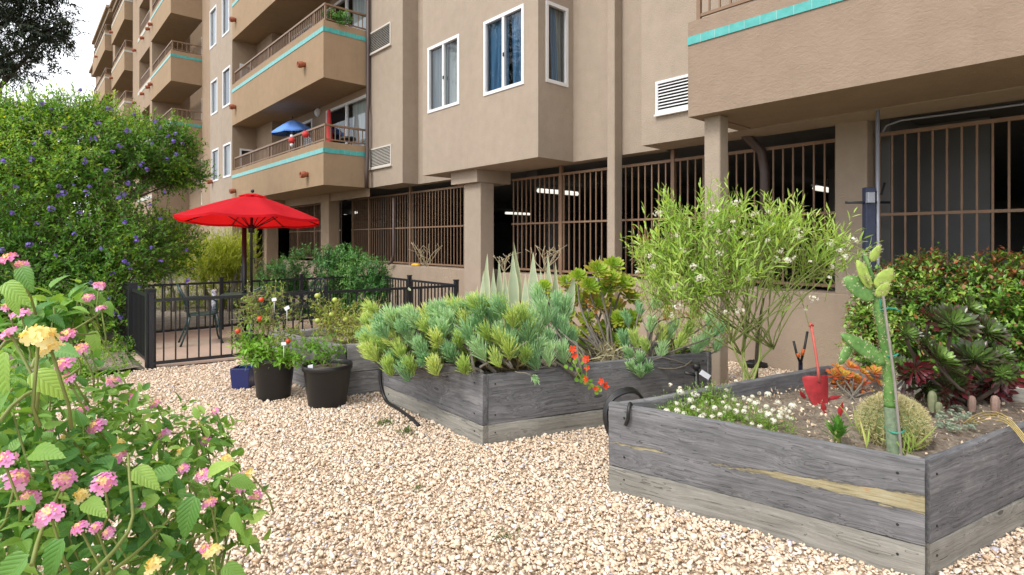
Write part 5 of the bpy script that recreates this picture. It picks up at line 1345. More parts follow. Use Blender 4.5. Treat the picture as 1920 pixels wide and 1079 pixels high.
tufts('upright blue grey succulent beside the orange flowers in the middle bed', 'finger_succulent', b3, [(1010,560,4.55),(1020,590,4.5),(1000,610,4.45),(1040,600,4.55),(1055,620,4.55),(1030,640,4.45),(985,640,4.3),(960,650,4.25),(1060,580,4.7),(1000,675,4.25),(1030,668,4.3),(1055,665,4.4),(1012,625,4.5),(1070,640,4.6),(940,630,4.3),(925,600,4.4),(1045,570,4.7)], G_BLUE, 65, nn=150, ln=.095, size=(.17, .25), up=1.7, ctr=b3-UP*.3)
b4 = V3(-2.85, 4.05, .45)
tufts('blue green finger leaved succulent at the right end of the middle bed', 'finger_succulent', b4, [(1175,600,5.0),(1200,580,5.1),(1230,570,5.2),(1250,590,5.1),(1220,610,4.9),(1190,640,4.85),(1210,650,4.8),(1240,630,4.95),(1265,610,5.1),(1180,665,4.75),(1300,590,5.2),(1330,600,5.2),(1350,620,5.15),(1320,640,5.1),(1345,650,5.1),(1170,640,4.8),(1240,660,4.85),(1275,645,4.95),(1305,655,5.0),(1255,625,5.0),(1290,620,5.1)], G_BLUE, 67, nn=125, size=(.14, .2), mat2=G_PENCIL, ctr=b4-UP*.2)
hb2 = at_d(1205, 672, 4.72)
tufts('small blue green succulent hanging over the side plank below the larger one', 'finger_succulent', at_d(1205, 672, 4.8), [(1200,675,4.68),(1185,690,4.66),(1215,692,4.66),(1200,700,4.64)], G_BLUE, 69, nn=100, size=(.12, .15), r0=.008)
tufts('single tuft of blue green leaves dangling over the front corner plank', 'finger_succulent', at_d(968, 690, 4.22), [(1003, 712, 4.05)], G_BLUE, 70, nn=90, ln=.06, size=(.11, .12), r0=.006, up=-.4)
# old grey branches through the mound
m = MB()
for i, (a, b, r_) in enumerate((((930, 700, 4.25), (815, 560, 4.5), .017), ((905, 700, 4.2), (820, 640, 4.3), .015), ((960, 690, 4.2), (885, 590, 4.3), .012), ((900, 690, 4.15), (990, 640, 4.2), .01), ((960, 690, 4.2), (935, 620, 4.25), .011), ((770, 640, 4.5), (745, 590, 4.5), .016), ((890, 700, 4.15), (855, 610, 4.25), .012))):
    limb(m, at_d(*a), at_d(*b), r_, r_*.6, .07, 9, i+5, 7)
o = m.build('bare_branch', M['grey_bark'], None, at=b2); tag(o, 'gnarled bare grey branches reaching through the mounded succulents', 'branches')
# pale pointed leaves: each leaf a part
pl = thing('spear_leaf_plant', 'plant of tall pale pointed leaves standing in the back of the middle bed', 'succulent', V3(-3.5, 4.1, .45))
M['spear'] = foliage('pale_spear_leaf', [(0., (.3, .38, .25)), (.6, (.46, .52, .35)), (.9, (.66, .65, .42)), (1., (.72, .66, .42))], .2, .5)
def spear(px0, py0, px1, py1, d, wpx, seed, tintb=.3):
    a, b = at_d(px0, py0, d), at_d(px1, py1, d+.05); L = np.linalg.norm(b-a); dr = (b-a)/L; W = wpx*.68*d/F; r_ = np.random.default_rng(seed)
    nf = nrm(-FWD+RGT*r_.normal(0, .5)); nf = nrm(nf-dr*np.dot(nf, dr)); S = np.cross(dr, nf); V, Fc, t = [], [], []
    ys = np.linspace(0, 1, 12)
    for i, y in enumerate(ys):
        h = W*.5*(.55+.45*math.sin(math.pi*min(1, y*1.3+.1)))*(1-max(0, (y-.5)/.5)**1.6)
        for j, u in enumerate((-1, -.6, 0, .6, 1)):
            V.append(a+dr*L*y+S*h*u+nf*(-.25*h*(1-u*u))-nf*.06*L*y*y); t.append(tintb+(.62 if abs(u) == 1 else 0)+.08*math.sin(y*30+seed))
    for i in range(11):
        for j in range(4): k = i*5+j; Fc.append((k, k+1, k+6, k+5))
    big('leaf', np.array(V), np.array(Fc), M['spear'], pl, True, {'tint': np.clip(np.array(t), 0, 1)})
for i, q in enumerate(((908,590,914,474,5.2,26),(938,580,936,486,5.3,20),(963,590,962,470,5.15,32),(975,570,968,452,5.4,26),(1000,590,998,472,5.2,36),(1018,580,1012,505,5.1,24),(1040,600,1045,490,5.1,28),(1060,600,1080,508,5.15,30),(905,570,904,508,5.0,18),(1110,570,1124,478,5.5,20),(985,600,983,512,4.95,24),(925,590,925,500,5.05,20),(1030,590,1028,480,5.25,26),(1095,590,1100,520,5.25,24),(950,600,948,505,4.95,18),(1165,540,1162,500,5.4,16),(1075,590,1060,520,5.3,20),(768,545,766,538,5.6,9))): spear(*q, i, .25 if i % 3 else .4)
yl = thing('spear_leaf_plant', 'single yellowed pointed leaf beside the tan pipe casing', 'succulent', at_d(1100, 560, 5.4))
pl_, pl = pl, yl; spear(1094, 560, 1096, 503, 5.4, 26, 99, .95); pl = pl_
# rosettes
def rosettes(spots, nl_, wr, seed, tmpl=SPOON, t0=.1, t1=.9, cup=75):
    """spots: centre, normal, radius"""
    r_ = np.random.default_rng(seed); P, D, N, L, T = [], [], [], [], []
    for (c, nn, rad) in spots:
        nn = nrm(nn); a = nrm(np.cross(nn, V3(.2, .5, .9))); b = np.cross(nn, a); tj = r_.normal(0, .1)
        for i in range(nl_):
            t = math.sqrt((i+.5)/nl_); th = i*2.39996
            e = R(cup)*(1-t)+R(8)*t
            d = (a*math.cos(th)+b*math.sin(th))*math.cos(e)+nn*math.sin(e)
            P.append(c+nn*.02*(1-t)*rad*5+d*rad*.05); D.append(d+r_.normal(0, .05, 3)); N.append(nn*math.cos(e)-(a*math.cos(th)+b*math.sin(th))*math.sin(e)); L.append(rad*(.35+.65*t)*r_.uniform(.9, 1.08)); T.append(t0+(t1-t0)*t+r_.normal(0, .07)+tj)
    L = np.array(L); return leaves(np.array(P), np.array(D), np.array(N), L, L*wr, tmpl, np.array(T))
def aeonium(name, label, base, spots, nl_, wr, mat, seed, stem, t0=.1, t1=.9, r0=.012):
    t = thing(name, label, 'succulent', base); m = MB()
    fol('foliage', [rosettes(spots, nl_, wr, seed, t0=t0, t1=t1)], mat, t)
    for i, (c, nn, rad) in enumerate(spots): limb(m, np.asarray(base)+V3(rng.normal(0, .05), rng.normal(0, .05), 0), c-nrm(nn)*.01, r0, r0*.7, .08, 7, seed+i, 7)
    m.build('stem', stem, t); return t
r_ = np.random.default_rng(71); sp = []
for (px, py, rad) in ((1120,510,.11),(1150,500,.1),(1105,540,.1),(1140,545,.12),(1170,535,.11),(1085,565,.09),(1120,575,.11),(1155,580,.11),(1100,600,.09),(1130,620,.09),(1145,610,.1),(1180,560,.1),(1060,530,.08),(1020,540,.08),(1000,560,.07),(1085,520,.08),(1125,640,.07),(1150,640,.08),(1110,660,.06),(1160,665,.06),(1075,545,.08),(980,580,.07),(1090,625,.07),(1065,595,.09),(1070,625,.08),(1185,600,.1),(1175,625,.09),(1110,560,.1),(1145,525,.1),(1160,600,.09),(1040,555,.08),(1135,665,.07),(1095,650,.08)):
    sp.append((at_d(px, py, r_.uniform(4.95, 5.4)), -FWD*.8+UP*.8+RGT*r_.normal(0, .4), rad*1.18))
aeonium('green_aeonium', 'shrubby aeonium with olive green rosettes on bare stems in the middle bed', V3(-3.1, 3.9, .45), sp, 44, .34, G_AEO, 71, M['grey_bark'])
# brownish flower tips and low fill at the right end
fill, _ = bushy('low_shrub', 'low olive shrub with orange tips filling the right end of the middle bed', 'shrub', V3(-2.75, 4.3, .45), [E(1265,640,5.2,60,45,.2), E(1330,610,5.3,45,55,.2), E(1230,520,5.5,40,50,.2), E(1200,470,5.6,25,20,.12)], 260, 8, .16, .05, .25, G_MILK, 73, M['tan_stem'], 8, .006, upb=.9, shell=.9, tmpl=LONG)
tipm = foliage('coral_tip', [(0., (.45, .12, .05)), (1., (.6, .3, .15))], .3)
r_ = np.random.default_rng(74)
for (px, py, d) in ((1210,445,5.6),(1222,452,5.6),(1265,580,5.0),(1285,590,5.0),(1255,600,5.0),(1195,560,5.2),(1310,570,5.0)):
    P = [at_d(px+r_.normal(0, 11), py+r_.normal(0, 9), d) for _ in range(22)]; n = len(P)
    fol('coral_flower', [leaves(np.array(P), UP+r_.normal(0, .5, (n, 3)), r_.normal(size=(n, 3)), np.full(n, .05), np.full(n, .006), NEEDLE, r_.random(n), zw=True)], tipm, fill)
# dry straw leaves between
dl, _ = bushy('dry_strap_leaves', 'dry pale strap leaves lying along the side plank of the middle bed', 'plant', V3(-2.95, 3.75, .45), [E(1140,665,4.75,60,12,.12)], 26, 5, .1, .13, .1, foliage('straw', [(0., (.3, .26, .12)), (1., (.5, .46, .3))], .2), 75, M['dry'], 2, .004, upb=.2, shell=.9, tmpl=LONG, zmin=.3)
# orange nasturtium
nt = thing('nasturtium', 'orange flowering nasturtium trailing over the side of the middle bed', 'plant', at_d(1085, 665, 4.3))
om = []
for s in range(2):
    r_ = np.random.default_rng(s); om.append(petals([(V3(0, 0, 0), V3(0, 0, 1), .026, 5, .5), (V3(0, 0, .006), V3(.1, 0, 1), .014, 5, .1)], s, 1., G_ORANGE, cup=.5))
fs = [(1074,656),(1078,668),(1100,674),(1101,690),(1100,712),(1128,716),(1134,724),(1116,728)]
pts = [at_d(x, y, 4.2) for x, y in fs]
scatter_parts('flower', pts, om, nt, (.85, 1.2), 4, [-FWD*1.+UP*.4+RGT*rng.normal(0, .5) for _ in fs])
r_ = np.random.default_rng(6); P = [at_d(px+r_.normal(0, 9), py+r_.normal(0, 9), 4.24) for (px, py) in ((1080,690),(1088,705),(1075,680),(1095,720),(1115,730),(1085,668),(1108,730)) for _ in range(4)]
n = len(P); ROUND = T4([(0,0,0)]+[(.5*math.cos(a), .5+.5*math.sin(a), .06) for a in np.linspace(0, 6.28, 9)[:-1]]+[(0,.5,0)], [(9, 1+i, 1+(i+1) % 8) for i in range(8)])
fol('foliage', [leaves(np.array(P), r_.normal(size=(n, 3)), -FWD+UP*.6+r_.normal(0, .3, (n, 3)), np.full(n, .035), np.full(n, .035), ROUND, r_.random(n))], G_PEP, nt)
m = MB(); m.tube(spline([at_d(1075, 660, 4.28), at_d(1080, 690, 4.2), at_d(1095, 715, 4.19), at_d(1125, 728, 4.2)]), .004, 5); m.tube(spline([at_d(1085, 660, 4.28), at_d(1098, 680, 4.2), at_d(1100, 710, 4.2)]), .004, 5); m.build('stem', M['green_stem'], nt)
# ---- tall white flowered shrub rooted in the foreground bed
mb = at_z(1402, 735, .43)
mk = thing('milkweed_shrub', 'tall airy narrow leaved shrub with white flower clusters between the two plank beds', 'shrub', mb)
MK = [E(1390,475,4.2,165,85,.5), E(1250,470,4.15,72,70,.3), E(1535,480,4.25,55,45,.3), E(1445,420,4.2,62,45,.25), E(1325,410,4.15,62,40,.25), E(1490,530,4.2,80,45,.3), E(1310,530,4.15,95,50,.3), E(1375,390,4.25,30,25,.15), E(1260,400,4.1,22,25,.15), E(1575,440,4.2,28,16,.15), E(1500,410,4.2,30,25,.15), E(1250,540,4.15,50,50,.2)]
lv, sg, tp = sprigs(MK, 560, 10, .3, .095, .16, 81, upb=1.25, spread=38, gap=-.42, gfr=3., shell=.85, tmpl=LONG)
fol('foliage', [lv], G_MILK, mk)
m = MB(); r_ = np.random.default_rng(82)
forks = [at_d(x, y, d) for x, y, d in ((1390, 660, 4.15), (1425, 640, 4.18), (1400, 620, 4.25), (1450, 650, 4.2), (1370, 640, 4.1))]
for i, f in enumerate(forks): limb(m, mb+V3(*r_.normal(0, .02, 2), 0), f, .0105, .007, .05, 7, i+2, 7)
for i in range(40):
    e = MK[i % len(MK)]; limb(m, forks[i % 5]-UP*.02, e[0]+(r_.uniform(-.7, .7, 3)*e[1])@AX, .0055, .003, .05, 8, i+20, 5)
for a, b in zip(*sg): m.tube([a-(b-a)*.35, b], [.003, .0016], 4, caps=False)
m.build('stem', M['green_stem'], mk)
m = MB(); limb(m, at_d(1418, 720, 4.6), at_d(1432, 560, 4.35), .017, .008, .03, 8, 4, 7); m.build('old_stem', M['bark'], mk)
wm = []
for s in range(3):
    r_ = np.random.default_rng(s+9); spc = []
    for i in range(14): d = nrm(r_.normal(size=3)); spc.append((d*V3(.03, .03, .02)*r_.uniform(.4, 1), d, .0085, 5, r_.uniform(0, 1)))
    wm.append(petals(spc, s, 1., G_WHITE, cup=.4))
wf = [(1335,390),(1345,395),(1234,400),(1346,432),(1372,432),(1412,402),(1420,398),(1440,396),(1450,420),(1412,440),(1375,415),(1280,470),(1215,480),(1325,482),(1312,522),(1405,520),(1362,585),(1388,583),(1455,485),(1478,488),(1490,482),(1500,440),(1495,430),(1575,470),(1590,460),(1600,450),(1585,482),(1560,500),(1555,520),(1525,560),(1510,580),(1260,540),(1195,510),(1270,440),(1330,420),(1300,500),(1395,435),(1440,450),(1350,475),(1260,590),(1270,575),(1225,500),(1465,470),(1520,490),(1380,380),(1560,455)]
scatter_parts('flower', [at_d(x, y, np.random.default_rng(x*y).uniform(3.75, 4.05)) for x, y in wf], wm, mk, (.55, 1.3), 7)
# ---- the foreground bed: alyssum, cacti, succulents
al = thing('white_alyssum', 'low patch of white alyssum flowers in the left of the foreground bed', 'flowers', at_z(1350, 775, .43))
AL = [(at_z(1290,768,.47), V3(.2,.2,.07)), (at_z(1370,778,.47), V3(.26,.26,.08)), (at_z(1440,795,.46), V3(.16,.18,.06)), (at_z(1330,745,.48), V3(.2,.14,.09)), (at_z(1250,758,.47), V3(.1,.1,.05)), (at_z(1400,820,.45), V3(.12,.1,.05))]
lv, sg, tp = sprigs(AL, 700, 7, .08, .022, .22, 91, upb=1., spread=45, shell=.9, tmpl=LONG, zmin=.36)
fol('foliage', [lv], G_PEP, al); fol('stem', [twigs(sg, .0015, .001)], M['green_stem'], al)
am = []
for s in range(3):
    r_ = np.random.default_rng(s+19); spc = []
    for i in range(44):
        d = nrm(r_.normal(size=3)*V3(1, 1, .7)+V3(0, 0, .6)); spc.append((d*V3(.015, .015, .014), d, .0046, 4, r_.uniform(.4, 1)))
    am.append(petals(spc, s, 1., G_WHITE, cup=.1))
wfs = [(1257,722),(1276,735),(1275,728),(1287,739),(1302,740),(1308,742),(1326,728),(1318,736),(1346,732),(1335,738),(1362,732),(1370,728),(1380,715),(1424,738),(1440,740),(1225,750),(1214,757),(1238,765),(1269,758),(1281,760),(1295,752),(1314,762),(1325,755),(1310,770),(1335,752),(1356,755),(1340,765),(1360,745),(1376,750),(1394,747),(1406,752),(1411,744),(1384,760),(1398,765),(1414,766),(1437,763),(1450,770),(1459,755),(1486,762),(1480,772),(1470,768),(1462,775),(1440,778),(1425,772),(1395,772),(1380,772),(1365,765),(1350,778),(1335,770),(1320,778),(1300,765),(1283,776),(1270,770),(1250,772),(1246,775),(1400,785),(1430,785),(1450,790),(1462,782),(1476,782),(1484,786),(1410,795),(1425,800),(1336,782),(1315,783),(1290,758),(1348,742),(1328,745),(1358,775),(1418,757)]
spt = [at_z(x, y, .5+.05*math.sin(x*1.7+y)) for x, y in wfs]
scatter_parts('flower', spt, am, al, (.7, 1.5), 8, [UP+RGT*rng.normal(0, .25)-FWD*.25 for _ in spt])
m = MB(); c = at_z(1362, 775, .47)
for i in range(3): m.add([c+RGT*.03*i-RGT*.012, c+RGT*.03*i+RGT*.012, c+RGT*(.03*i-.02)+UP*(.1+.03*i)], [(0, 1, 2)])
# golden barrel cactus
cb = at_z(1688, 838, .43); rad = .148; cb = cb + FWD*.1 + RGT*.03
bc = thing('barrel_cactus', 'round golden barrel cactus behind the tall cactus stem', 'cactus', (cb[0], cb[1], .42))
V, Fc = [], []; nu, nv = 120, 26; ribs = 24
for i in range(nv+1):
    ph = math.pi*(.02+.86*i/nv)
    for k in range(nu):
        th = 2*math.pi*k/nu; rr = rad*(1+.055*math.cos(ribs*th)*math.sin(ph)**.5)
        V.append((cb[0]+rr*math.sin(ph)*math.cos(th), cb[1]+rr*math.sin(ph)*math.sin(th), .42+rad*.68+rad*.86*math.cos(ph)))
for i in range(nv):
    for k in range(nu): Fc.append((i*nu+k, (i+1)*nu+k, (i+1)*nu+(k+1) % nu, i*nu+(k+1) % nu))
big('body', np.array(V), np.array(Fc), plain('barrel_green', (.16, .2, .06), .6), bc, True)
r_ = np.random.default_rng(3); P, D = [], []
for k in range(ribs):
    th = 2*math.pi*k/ribs
    for i in range(17):
        ph = math.pi*(.03+.8*(i+.5*(k % 2))/17); nn = V3(math.sin(ph)*math.cos(th), math.sin(ph)*math.sin(th), math.cos(ph)); c = V3(cb[0], cb[1], .42+rad*.68)+nn*V3(rad*1.04, rad*1.04, rad*.9)
        for j in range(13): P.append(c); D.append(nn*1.0+r_.normal(0, .75, 3))
n = len(P); fol('spine', [leaves(np.array(P), np.array(D), r_.normal(size=(n, 3)), r_.uniform(.02, .04, n), np.full(n, .0026), NEEDLE, r_.random(n), zw=True)], foliage('golden_spine', [(0., (.5, .42, .16)), (.6, (.72, .66, .34)), (1., (.82, .78, .52))], .1, .5), bc)
# tall prickly pear
def cactusm():
    t = NT('cactus_skin'); ob = t.obj(); n = t.noise(ob, 14., 5.)
    c = t.ramp(t.math('ADD', t.math('MULTIPLY', n, .6), t.math('MULTIPLY', t.noise(ob, 60., 4., .7), .4)), [(.35, (.05, .14, .03)), (.52, (.1, .23, .05)), (.7, (.2, .33, .1))])
    v = t.new('ShaderNodeTexVoronoi'); v.inputs['Scale'].default_value = 42.; t.ln(ob, v.inputs['Vector'])
    d = t.math('LESS_THAN', v.outputs['Distance'], .2)
    c = t.mix(t.math('MULTIPLY', d, .75), c, (.55, .5, .3))
    t.col(c); t.rough(.6); t.bump(t.math('ADD', n, t.math('MULTIPLY', d, .6)), .4, .006); return t.m
M['cactus'] = cactusm(); M['cactus_pale'] = plain('young_cactus_pad', (.36, .5, .1), .65, var=.45, scale=50, bump=.5)
M['cactus_bark'] = plain('old_cactus_base', (.2, .27, .17), .8, var=.75, scale=34, bump=.5)
oc = at_z(1676, 850, .43); dd = float(np.dot(oc-CAM, FWD)); A_ = lambda x, y, k=0.: at_d(x, y, dd+k)
op = thing('prickly_pear_cactus', 'tall prickly pear cactus with flat pads standing in the foreground bed', 'cactus', oc)
m = MB(); m.tube(spline([A_(1677, 855), A_(1674, 820), A_(1671, 780), A_(1669, 762)], 4), [.034, .033, .031, .032, .031, .03, .031, .03, .029, .03, .029, .029, .029], 14); m.build('base_stem', M['cactus_bark'], op)
st_ = spline([A_(1669, 763), A_(1668, 720), A_(1664, 670), A_(1656, 620), A_(1648, 580), A_(1645, 545), A_(1640, 520)], 5)
m = MB(); m.tube(st_, list(np.interp(np.linspace(0, 1, len(st_)), [0, .3, .6, .85, 1], [.0295, .028, .0245, .019, .013])), 14); m.build('stem', M['cactus'], op)
SPN = []; sr = np.random.default_rng(8)
for i, q in enumerate(st_):
    for _ in range(5):
        a = sr.uniform(0, 6.28); o_ = V3(math.cos(a), math.sin(a), 0); rr_ = np.interp(i/len(st_), [0, .3, .6, .85, 1], [.0295, .028, .0245, .019, .013])
        for _ in range(4): SPN.append((q+o_*rr_+UP*sr.uniform(-.012, .012), o_+sr.normal(0, .6, 3)))
def pad(p0, p1, wd, th, mat, nface=None):
    p0, p1 = np.asarray(p0), np.asarray(p1); L = np.linalg.norm(p1-p0); dr = (p1-p0)/L
    nf = nrm(nface if nface is not None else -FWD+RGT*.2); nf = nrm(nf-dr*np.dot(nf, dr)); S = np.cross(dr, nf)
    m = MB(); V = []; nu, nv = 18, 14
    for i in range(nv+1):
        t = i/nv; w_ = wd*.5*math.sin(math.pi*(t*.96+.04)**.8)**.6 if 0 < t < 1 else wd*(.12 if t == 0 else .02)
        for k in range(nu):
            a = 2*math.pi*k/nu; V.append(p0+dr*L*t+S*w_*math.cos(a)+nf*th*.5*math.sin(a)*min(1, w_/(wd*.3)))
    sr = np.random.default_rng(int(wd*1e5))
    for _ in range(int(26*wd/.08)+6):
        q = V[sr.integers(nu, len(V)-nu)]
        for _ in range(4): SPN.append((q, nrm(q-(p0+p1)/2)+sr.normal(0, .6, 3)))
    m.add(V, [(i*nu+k, i*nu+(k+1) % nu, (i+1)*nu+(k+1) % nu, (i+1)*nu+k) for i in range(nv) for k in range(nu)]+[tuple(range(nu))[::-1], tuple(nv*nu+k for k in range(nu))], True)
    return m.build('pad', mat, op)
pad(A_(1660, 678), A_(1576, 627, -.05), .105, .03, M['cactus'], -FWD*.85+UP*.5+RGT*.3)
pad(A_(1592, 650, -.04), A_(1574, 684, -.06), .055, .02, M['cactus'])
pad(A_(1645, 556), A_(1580, 522, .02), .115, .024, M['cactus'], -FWD+RGT*.25)
pad(A_(1642, 545), A_(1618, 468), .05, .022, M['cactus'], -FWD*.3+RGT)
pad(A_(1636, 540), A_(1606, 488, -.02), .075, .018, M['cactus_pale'], -FWD+RGT*.3)
pad(A_(1633, 490), A_(1650, 460, -.01), .052, .014, M['cactus_pale'])
pad(A_(1643, 540, -.02), A_(1674, 504, -.03), .088, .016, M['cactus_pale'])
pad(A_(1646, 558, -.02), A_(1666, 530, -.04), .07, .016, M['cactus_pale'])
pad(A_(1634, 535, -.02), A_(1624, 512, -.04), .026, .012, M['cactus_pale'])
n = len(SPN); fol('spine', [leaves(np.array([q for q, _ in SPN]), np.array([d_ for _, d_ in SPN]), sr.normal(size=(n, 3)), sr.uniform(.008, .018, n), np.full(n, .0016), NEEDLE, sr.random(n), zw=True)], foliage('cactus_spine', [(0., (.5, .42, .25)), (1., (.75, .7, .5))], .05), op)
stk = thing('wooden_stake', 'thin grey wooden stake tied to the tall prickly pear', 'stake', A_(1690, 858, -.03))
m = MB(); m.tube([A_(1691, 862, -.045), A_(1678, 720, -.045), A_(1656, 555, -.04)], .006, 6, False); m.build('stake', M['grey_wood'], stk)
def tie(px, py, rx, tail=True):
    m = MB(); c = A_(px, py); pts = []
    for i in range(17): a = 2*math.pi*i/16; pts.append(c+RGT*rx*math.cos(a)-FWD*(rx+.01)*math.sin(a)+UP*(.006*math.sin(a*2)))
    m.tube(pts, .0045, 6)
    if tail: m.tube([c+RGT*rx, c+RGT*(rx+.04)-UP*.002, c+RGT*(rx+.075)-UP*.02], .005, 5); m.tube([c-RGT*rx*.8-FWD*.03, c-RGT*rx-FWD*.02+UP*.06], .0035, 5)
    return m
for (px, py, rx, lab) in ((1653, 578, .025, 'green plastic tie high on the prickly pear, just under its yellow pads'), (1668, 664, .031, 'green plastic tie round the prickly pear at its lower long pad'), (1677, 806, .037, 'green plastic tie round the pale foot of the prickly pear')):
    tag(tie(px, py, rx, py < 600).build('plant_tie', M['tie'], None, at=A_(px, py)), lab, 'plant tie')
# green aloe, grey ground cover, small columns, red jade, dark aeonium
def whorl(c, n, L, W, seed, up=.7):
    r_ = np.random.default_rng(seed); P, D, N, LL = [], [], [], []
    for i in range(n):
        a = i*2.4; e = R(20+60*(1-i/n)*up); d = V3(math.cos(a)*math.cos(e), math.sin(a)*math.cos(e), math.sin(e)); P.append(c+d*.008); D.append(d); N.append(UP-d*d[2]); LL.append(L*r_.uniform(.8, 1.1))
    LL = np.array(LL); return leaves(np.array(P), np.array(D), np.array(N), LL, np.full(n, W), LONG, r_.random(n))
c = at_z(1570, 826, .44); t = thing('aloe_plant', 'small bright green aloe rosette near the front plank of the foreground bed', 'succulent', c)
fol('foliage', [whorl(c, 16, .1, .026, 2, 1.1), whorl(c+UP*.035, 12, .095, .024, 4, 1.3), whorl(c+UP*.06, 9, .08, .02, 5, 1.4)], foliage('aloe_leaf', [(0., (.04, .16, .02)), (1., (.15, .36, .06))], .2, .4), t)
m = MB(); m.tube([c-UP*.03, c+UP*.06], [.022, .014], 8); m.build('stem', M['green_stem'], t)
c = at_z(1785, 790, .44); t = thing('grey_ground_cover', 'patch of small grey green rosettes right of the barrel cactus', 'succulent', c)
r_ = np.random.default_rng(13); fol('foliage', [rosettes([(at_z(r_.uniform(1750, 1830), r_.uniform(765, 808), .445), UP-FWD*.3+r_.normal(0, .2, 3), r_.uniform(.016, .03)) for _ in range(46)], 12, .5, 14)], foliage('grey_rosette', [(0., (.14, .2, .13)), (1., (.28, .34, .25))], .1), t)
M['cact_grey'] = plain('small_cactus', (.2, .22, .12), .7, var=.45, scale=45, bump=.4); M['cact_pink'] = plain('pinkish_cactus', (.3, .2, .16), .7, var=.4, scale=45, bump=.4)
for (px, py, h, r0_, mt, lab) in ((1748, 772, .13, .022, 'cact_grey', 'small grey green columnar cactus, tallest of the four behind the barrel cactus'), (1760, 775, .07, .018, 'cact_grey', 'stubby green columnar cactus beside the tallest small one'), (1822, 772, .1, .02, 'cact_pink', 'pinkish small columnar cactus below the dark aeonium'), (1866, 775, .11, .022, 'cact_pink', 'pinkish columnar cactus nearest the bent yellow stems')):
    c = at_z(px, py, .43); m = MB(); n = 20; b = []
    prof = [(r0_*.8, 0), (r0_, h*.3), (r0_, h*.75), (r0_*.75, h*.93), (r0_*.3, h), (0, h*1.005)]
    for rr, z in prof:
        for k in range(n): a = 2*math.pi*k/n; q = rr*(1+.14*math.cos(6*a)); b.append((c[0]+q*math.cos(a), c[1]+q*math.sin(a), c[2]+z))
    m.add(b, [(i*n+k, i*n+(k+1) % n, (i+1)*n+(k+1) % n, (i+1)*n+k) for i in range(5) for k in range(n)], True)
    tag(m.build('small_cactus', M[mt], None, at=c), lab, 'cactus', 'small columnar cacti')
c = at_z(1605, 752, .43); sp = []; r_ = np.random.default_rng(23)
for (px, py) in ((1570,692),(1580,705),(1592,690),(1600,710),(1615,700),(1612,722),(1628,712),(1640,700),(1635,730),(1590,730),(1600,742),(1640,745),(1575,722),(1622,745),(1565,705),(1648,722)):
    sp.append((at_d(px, py, 4.1+r_.uniform(-.15, .2)), UP-FWD*.4+RGT*r_.normal(0, .4), r_.uniform(.055, .08)))
aeonium('red_jade', 'orange and red leaved jade plant beside the red spade', c, sp, 16, .5, G_JADE, 23, M['grey_bark'], -.1, 1.0, .007)
c = at_z(1800, 752, .43); sp = []; r_ = np.random.default_rng(27)
for (px, py, rad) in ((1725,650,.13),(1785,610,.15),(1850,625,.13),(1760,680,.14),(1825,675,.15),(1720,705,.11),(1868,670,.12),(1790,720,.11),(1745,600,.11),(1690,690,.09),(1850,720,.13),(1880,700,.09),(1815,580,.1),(1700,625,.08),(1870,735,.1),(1735,735,.09)):
    sp.append((at_d(px, py, 3.72+r_.uniform(-.2, .2)), UP*.75-FWD*.8+RGT*r_.normal(0, .45), rad))
sp = [(q, n_+V3(*r_.normal(0, .25, 3)), rd*1.05) for q, n_, rd in sp]
da = aeonium('dark_aeonium', 'large dark purple aeonium with green hearted rosettes in front of the red tipped hedge', c, sp, 60, .25, G_PURPLE, 27, M['bark'], .0, .84, .014)
low = [(at_d(x, y, 3.7+r_.uniform(-.12, .12)), -UP*.25-FWD+RGT*r_.normal(0, .6), r_.uniform(.1, .14)) for x, y in ((1700,705),(1735,725),(1765,735),(1800,738),(1840,735),(1865,728),(1715,690),(1880,705),(1860,745),(1780,745))]
fol('drooping_leaf', [rosettes(low, 22, .27, 28, t0=.72, t1=1.)], G_PURPLE, da)['label'] = 'dark red drooping lower leaves'
# bent yellow stems over the right side plank, grass blades round the cactus
c = A_(1815, 790); t = thing('bent_stem', 'bundle of bent yellow dry stems arching over the right side plank', 'dry stem', at_d(1812, 790, 3.2)); m = MB()
for i in range(4): m.tube(spline([at_d(1806+5*i, 795, 3.25), at_d(1830, 778+5*i, 3.18), at_d(1860, 772+5*i, 3.05), at_d(1892, 785+4*i, 2.9), at_d(1925, 822+5*i, 2.75)]), [.0028]*33, 6)
m.build('stem', plain('yellow_dry_stem', (.5, .38, .14), .7, var=.35, scale=30), t)
for lab, spots, sd in (('long green grass blades at the foot of the prickly pear', ((1690, 855), (1700, 858), (1712, 852), (1705, 845), (1720, 845)), 1), ('two bent yellow green blades left of the barrel cactus', ((1605, 810), (1615, 822), (1625, 842)), 2)):
    r_ = np.random.default_rng(sd); c = at_z(*spots[0], .43); P = [at_z(x, y, .43) for x, y in spots for _ in range(3)]; n = len(P)
    t = thing('grass_blades', lab, 'grass', c); fol('foliage', [leaves(np.array(P), UP*.8+r_.normal(0, .45, (n, 3)), -FWD+r_.normal(0, .3, (n, 3)), r_.uniform(.1, .2, n), np.full(n, .008), LONG, r_.uniform(.3, 1, n))], G_MILK, t)
# stones and dead leaves on the soil
r_ = np.random.default_rng(33)
for name, poly, zz, n, sd in (('soil_pebbles', BED_A, .425, 900, 1), ('soil_pebbles', BED_B, .445, 300, 2)):
    a, b, c4, d4 = poly; u, v = r_.uniform(.05, .95, (2, n)); P = (a*(1-u[:, None])+b*u[:, None])*(1-v[:, None])+(d4*(1-u[:, None])+c4*u[:, None])*v[:, None]; P[:, 2] = zz+.02*r_.random(n)
    o = big(name, *leaves(P, r_.normal(size=(n, 3)), UP+r_.normal(0, .8, (n, 3)), r_.uniform(.01, .04, n), r_.uniform(.006, .02, n), LEAF, r_.random(n))[:2], M['pebble'], attrs={'tint': np.repeat(r_.uniform(0, .5, n), 5)}); o['kind'] = 'stuff'
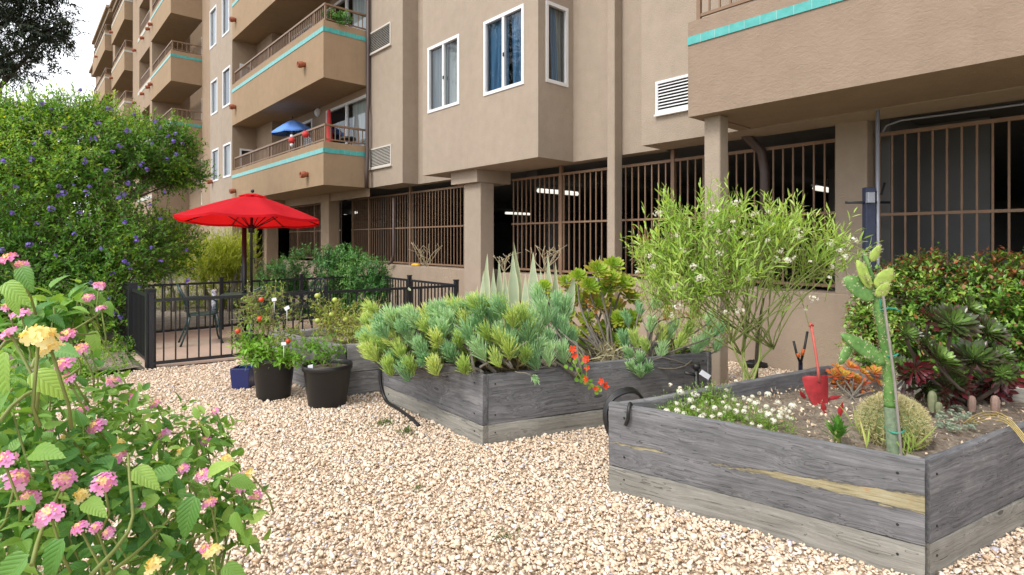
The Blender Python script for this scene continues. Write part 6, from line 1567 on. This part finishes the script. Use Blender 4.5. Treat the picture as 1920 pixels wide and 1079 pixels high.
# weeds in the gravel
for i, (px, py, s, lab) in enumerate(((718, 797, .07, 'small green weed in the gravel left of the middle bed'), (764, 812, .07, 'small green weed against the foot of the middle bed'), (947, 1010, .045, 'tiny green weed in the open gravel of the foreground'), (785, 916, .03, 'faint grass tuft in the gravel in front of the middle bed'))):
    c = at_z(px, py, .015); r_ = np.random.default_rng(i); n = 46; P = c+np.stack([r_.normal(0, s*.55, n), r_.normal(0, s*.55, n), np.zeros(n)], 1); t = thing('weed', lab, 'weed', c, 'weeds in the gravel')
    fol('foliage', [leaves(P, UP*.7+r_.normal(0, .7, (n, 3)), UP+r_.normal(0, .5, (n, 3)), r_.uniform(.5, 1.1, n)*s, np.full(n, s*.13), LONG, r_.random(n))], G_GRASS, t)
# bare twigs against the bars
for i, (px, py, d, lab) in enumerate(((800, 500, 10.6, 'bare white twiggy plant against the bars left of the column'), (1022, 510, 6.4, 'bare pale twiggy shrub against the bars behind the pointed leaves'), (945, 510, 7.0, 'few bare pale twigs in front of the column, left of the larger bare shrub'))):
    c = at_d(px, py, d); m = MB(); r_ = np.random.default_rng(i+40); h = 48*d/F*(1 if i != 2 else .7)
    for j in range(9):
        p = limb(m, c, c+RGT*r_.normal(0, h*.45)+UP*h*r_.uniform(.5, 1.1)+FWD*r_.normal(0, .04), .006, .003, .08, 6, j+i*10, 5)
        q = p[3]; m.tube([q, q+RGT*r_.normal(0, h*.22)+UP*h*.22], .003, 4)
        q = p[4]; m.tube([q, q+RGT*r_.normal(0, h*.2)+UP*h*.16], .003, 4)
    if i: m.tube([V3(c[0], c[1], .45 if i else .95), c], .008, 6)
    tag(m.build('bare_twigs', M['dry'], None, at=(c[0], c[1], c[2])), lab, 'twigs')
# green plant on the upper balcony
c = at_y(628, 30, 5.75); bushy('balcony_plant', 'leafy green plant behind the railing of the upper balcony', 'plant', V3(c[0], c[1], 6.06), [E(620,34,13.2,16,16,.2), E(642,36,13.2,16,12,.2)], 90, 8, .15, .09, .4, G_HEDGE, 87, M['bark'], 4, .01, upb=.7, shell=.8)
# ground cover of low leaves under the flowering shrub beside the gravel
c = V3(-8.6, .3, .05); lv, sg, tp = sprigs([E(215,655,7.4,60,30,.5), E(150,690,6.2,90,30,.6), E(235,690,6.8,30,14,.3), E(60,720,5.2,120,30,.6)], 520, 7, .12, .05, .4, 95, upb=.7, shell=.95, zmin=.0)
o = fol('ground_cover', [lv], G_SHRUB, None); o['kind'] = 'stuff'
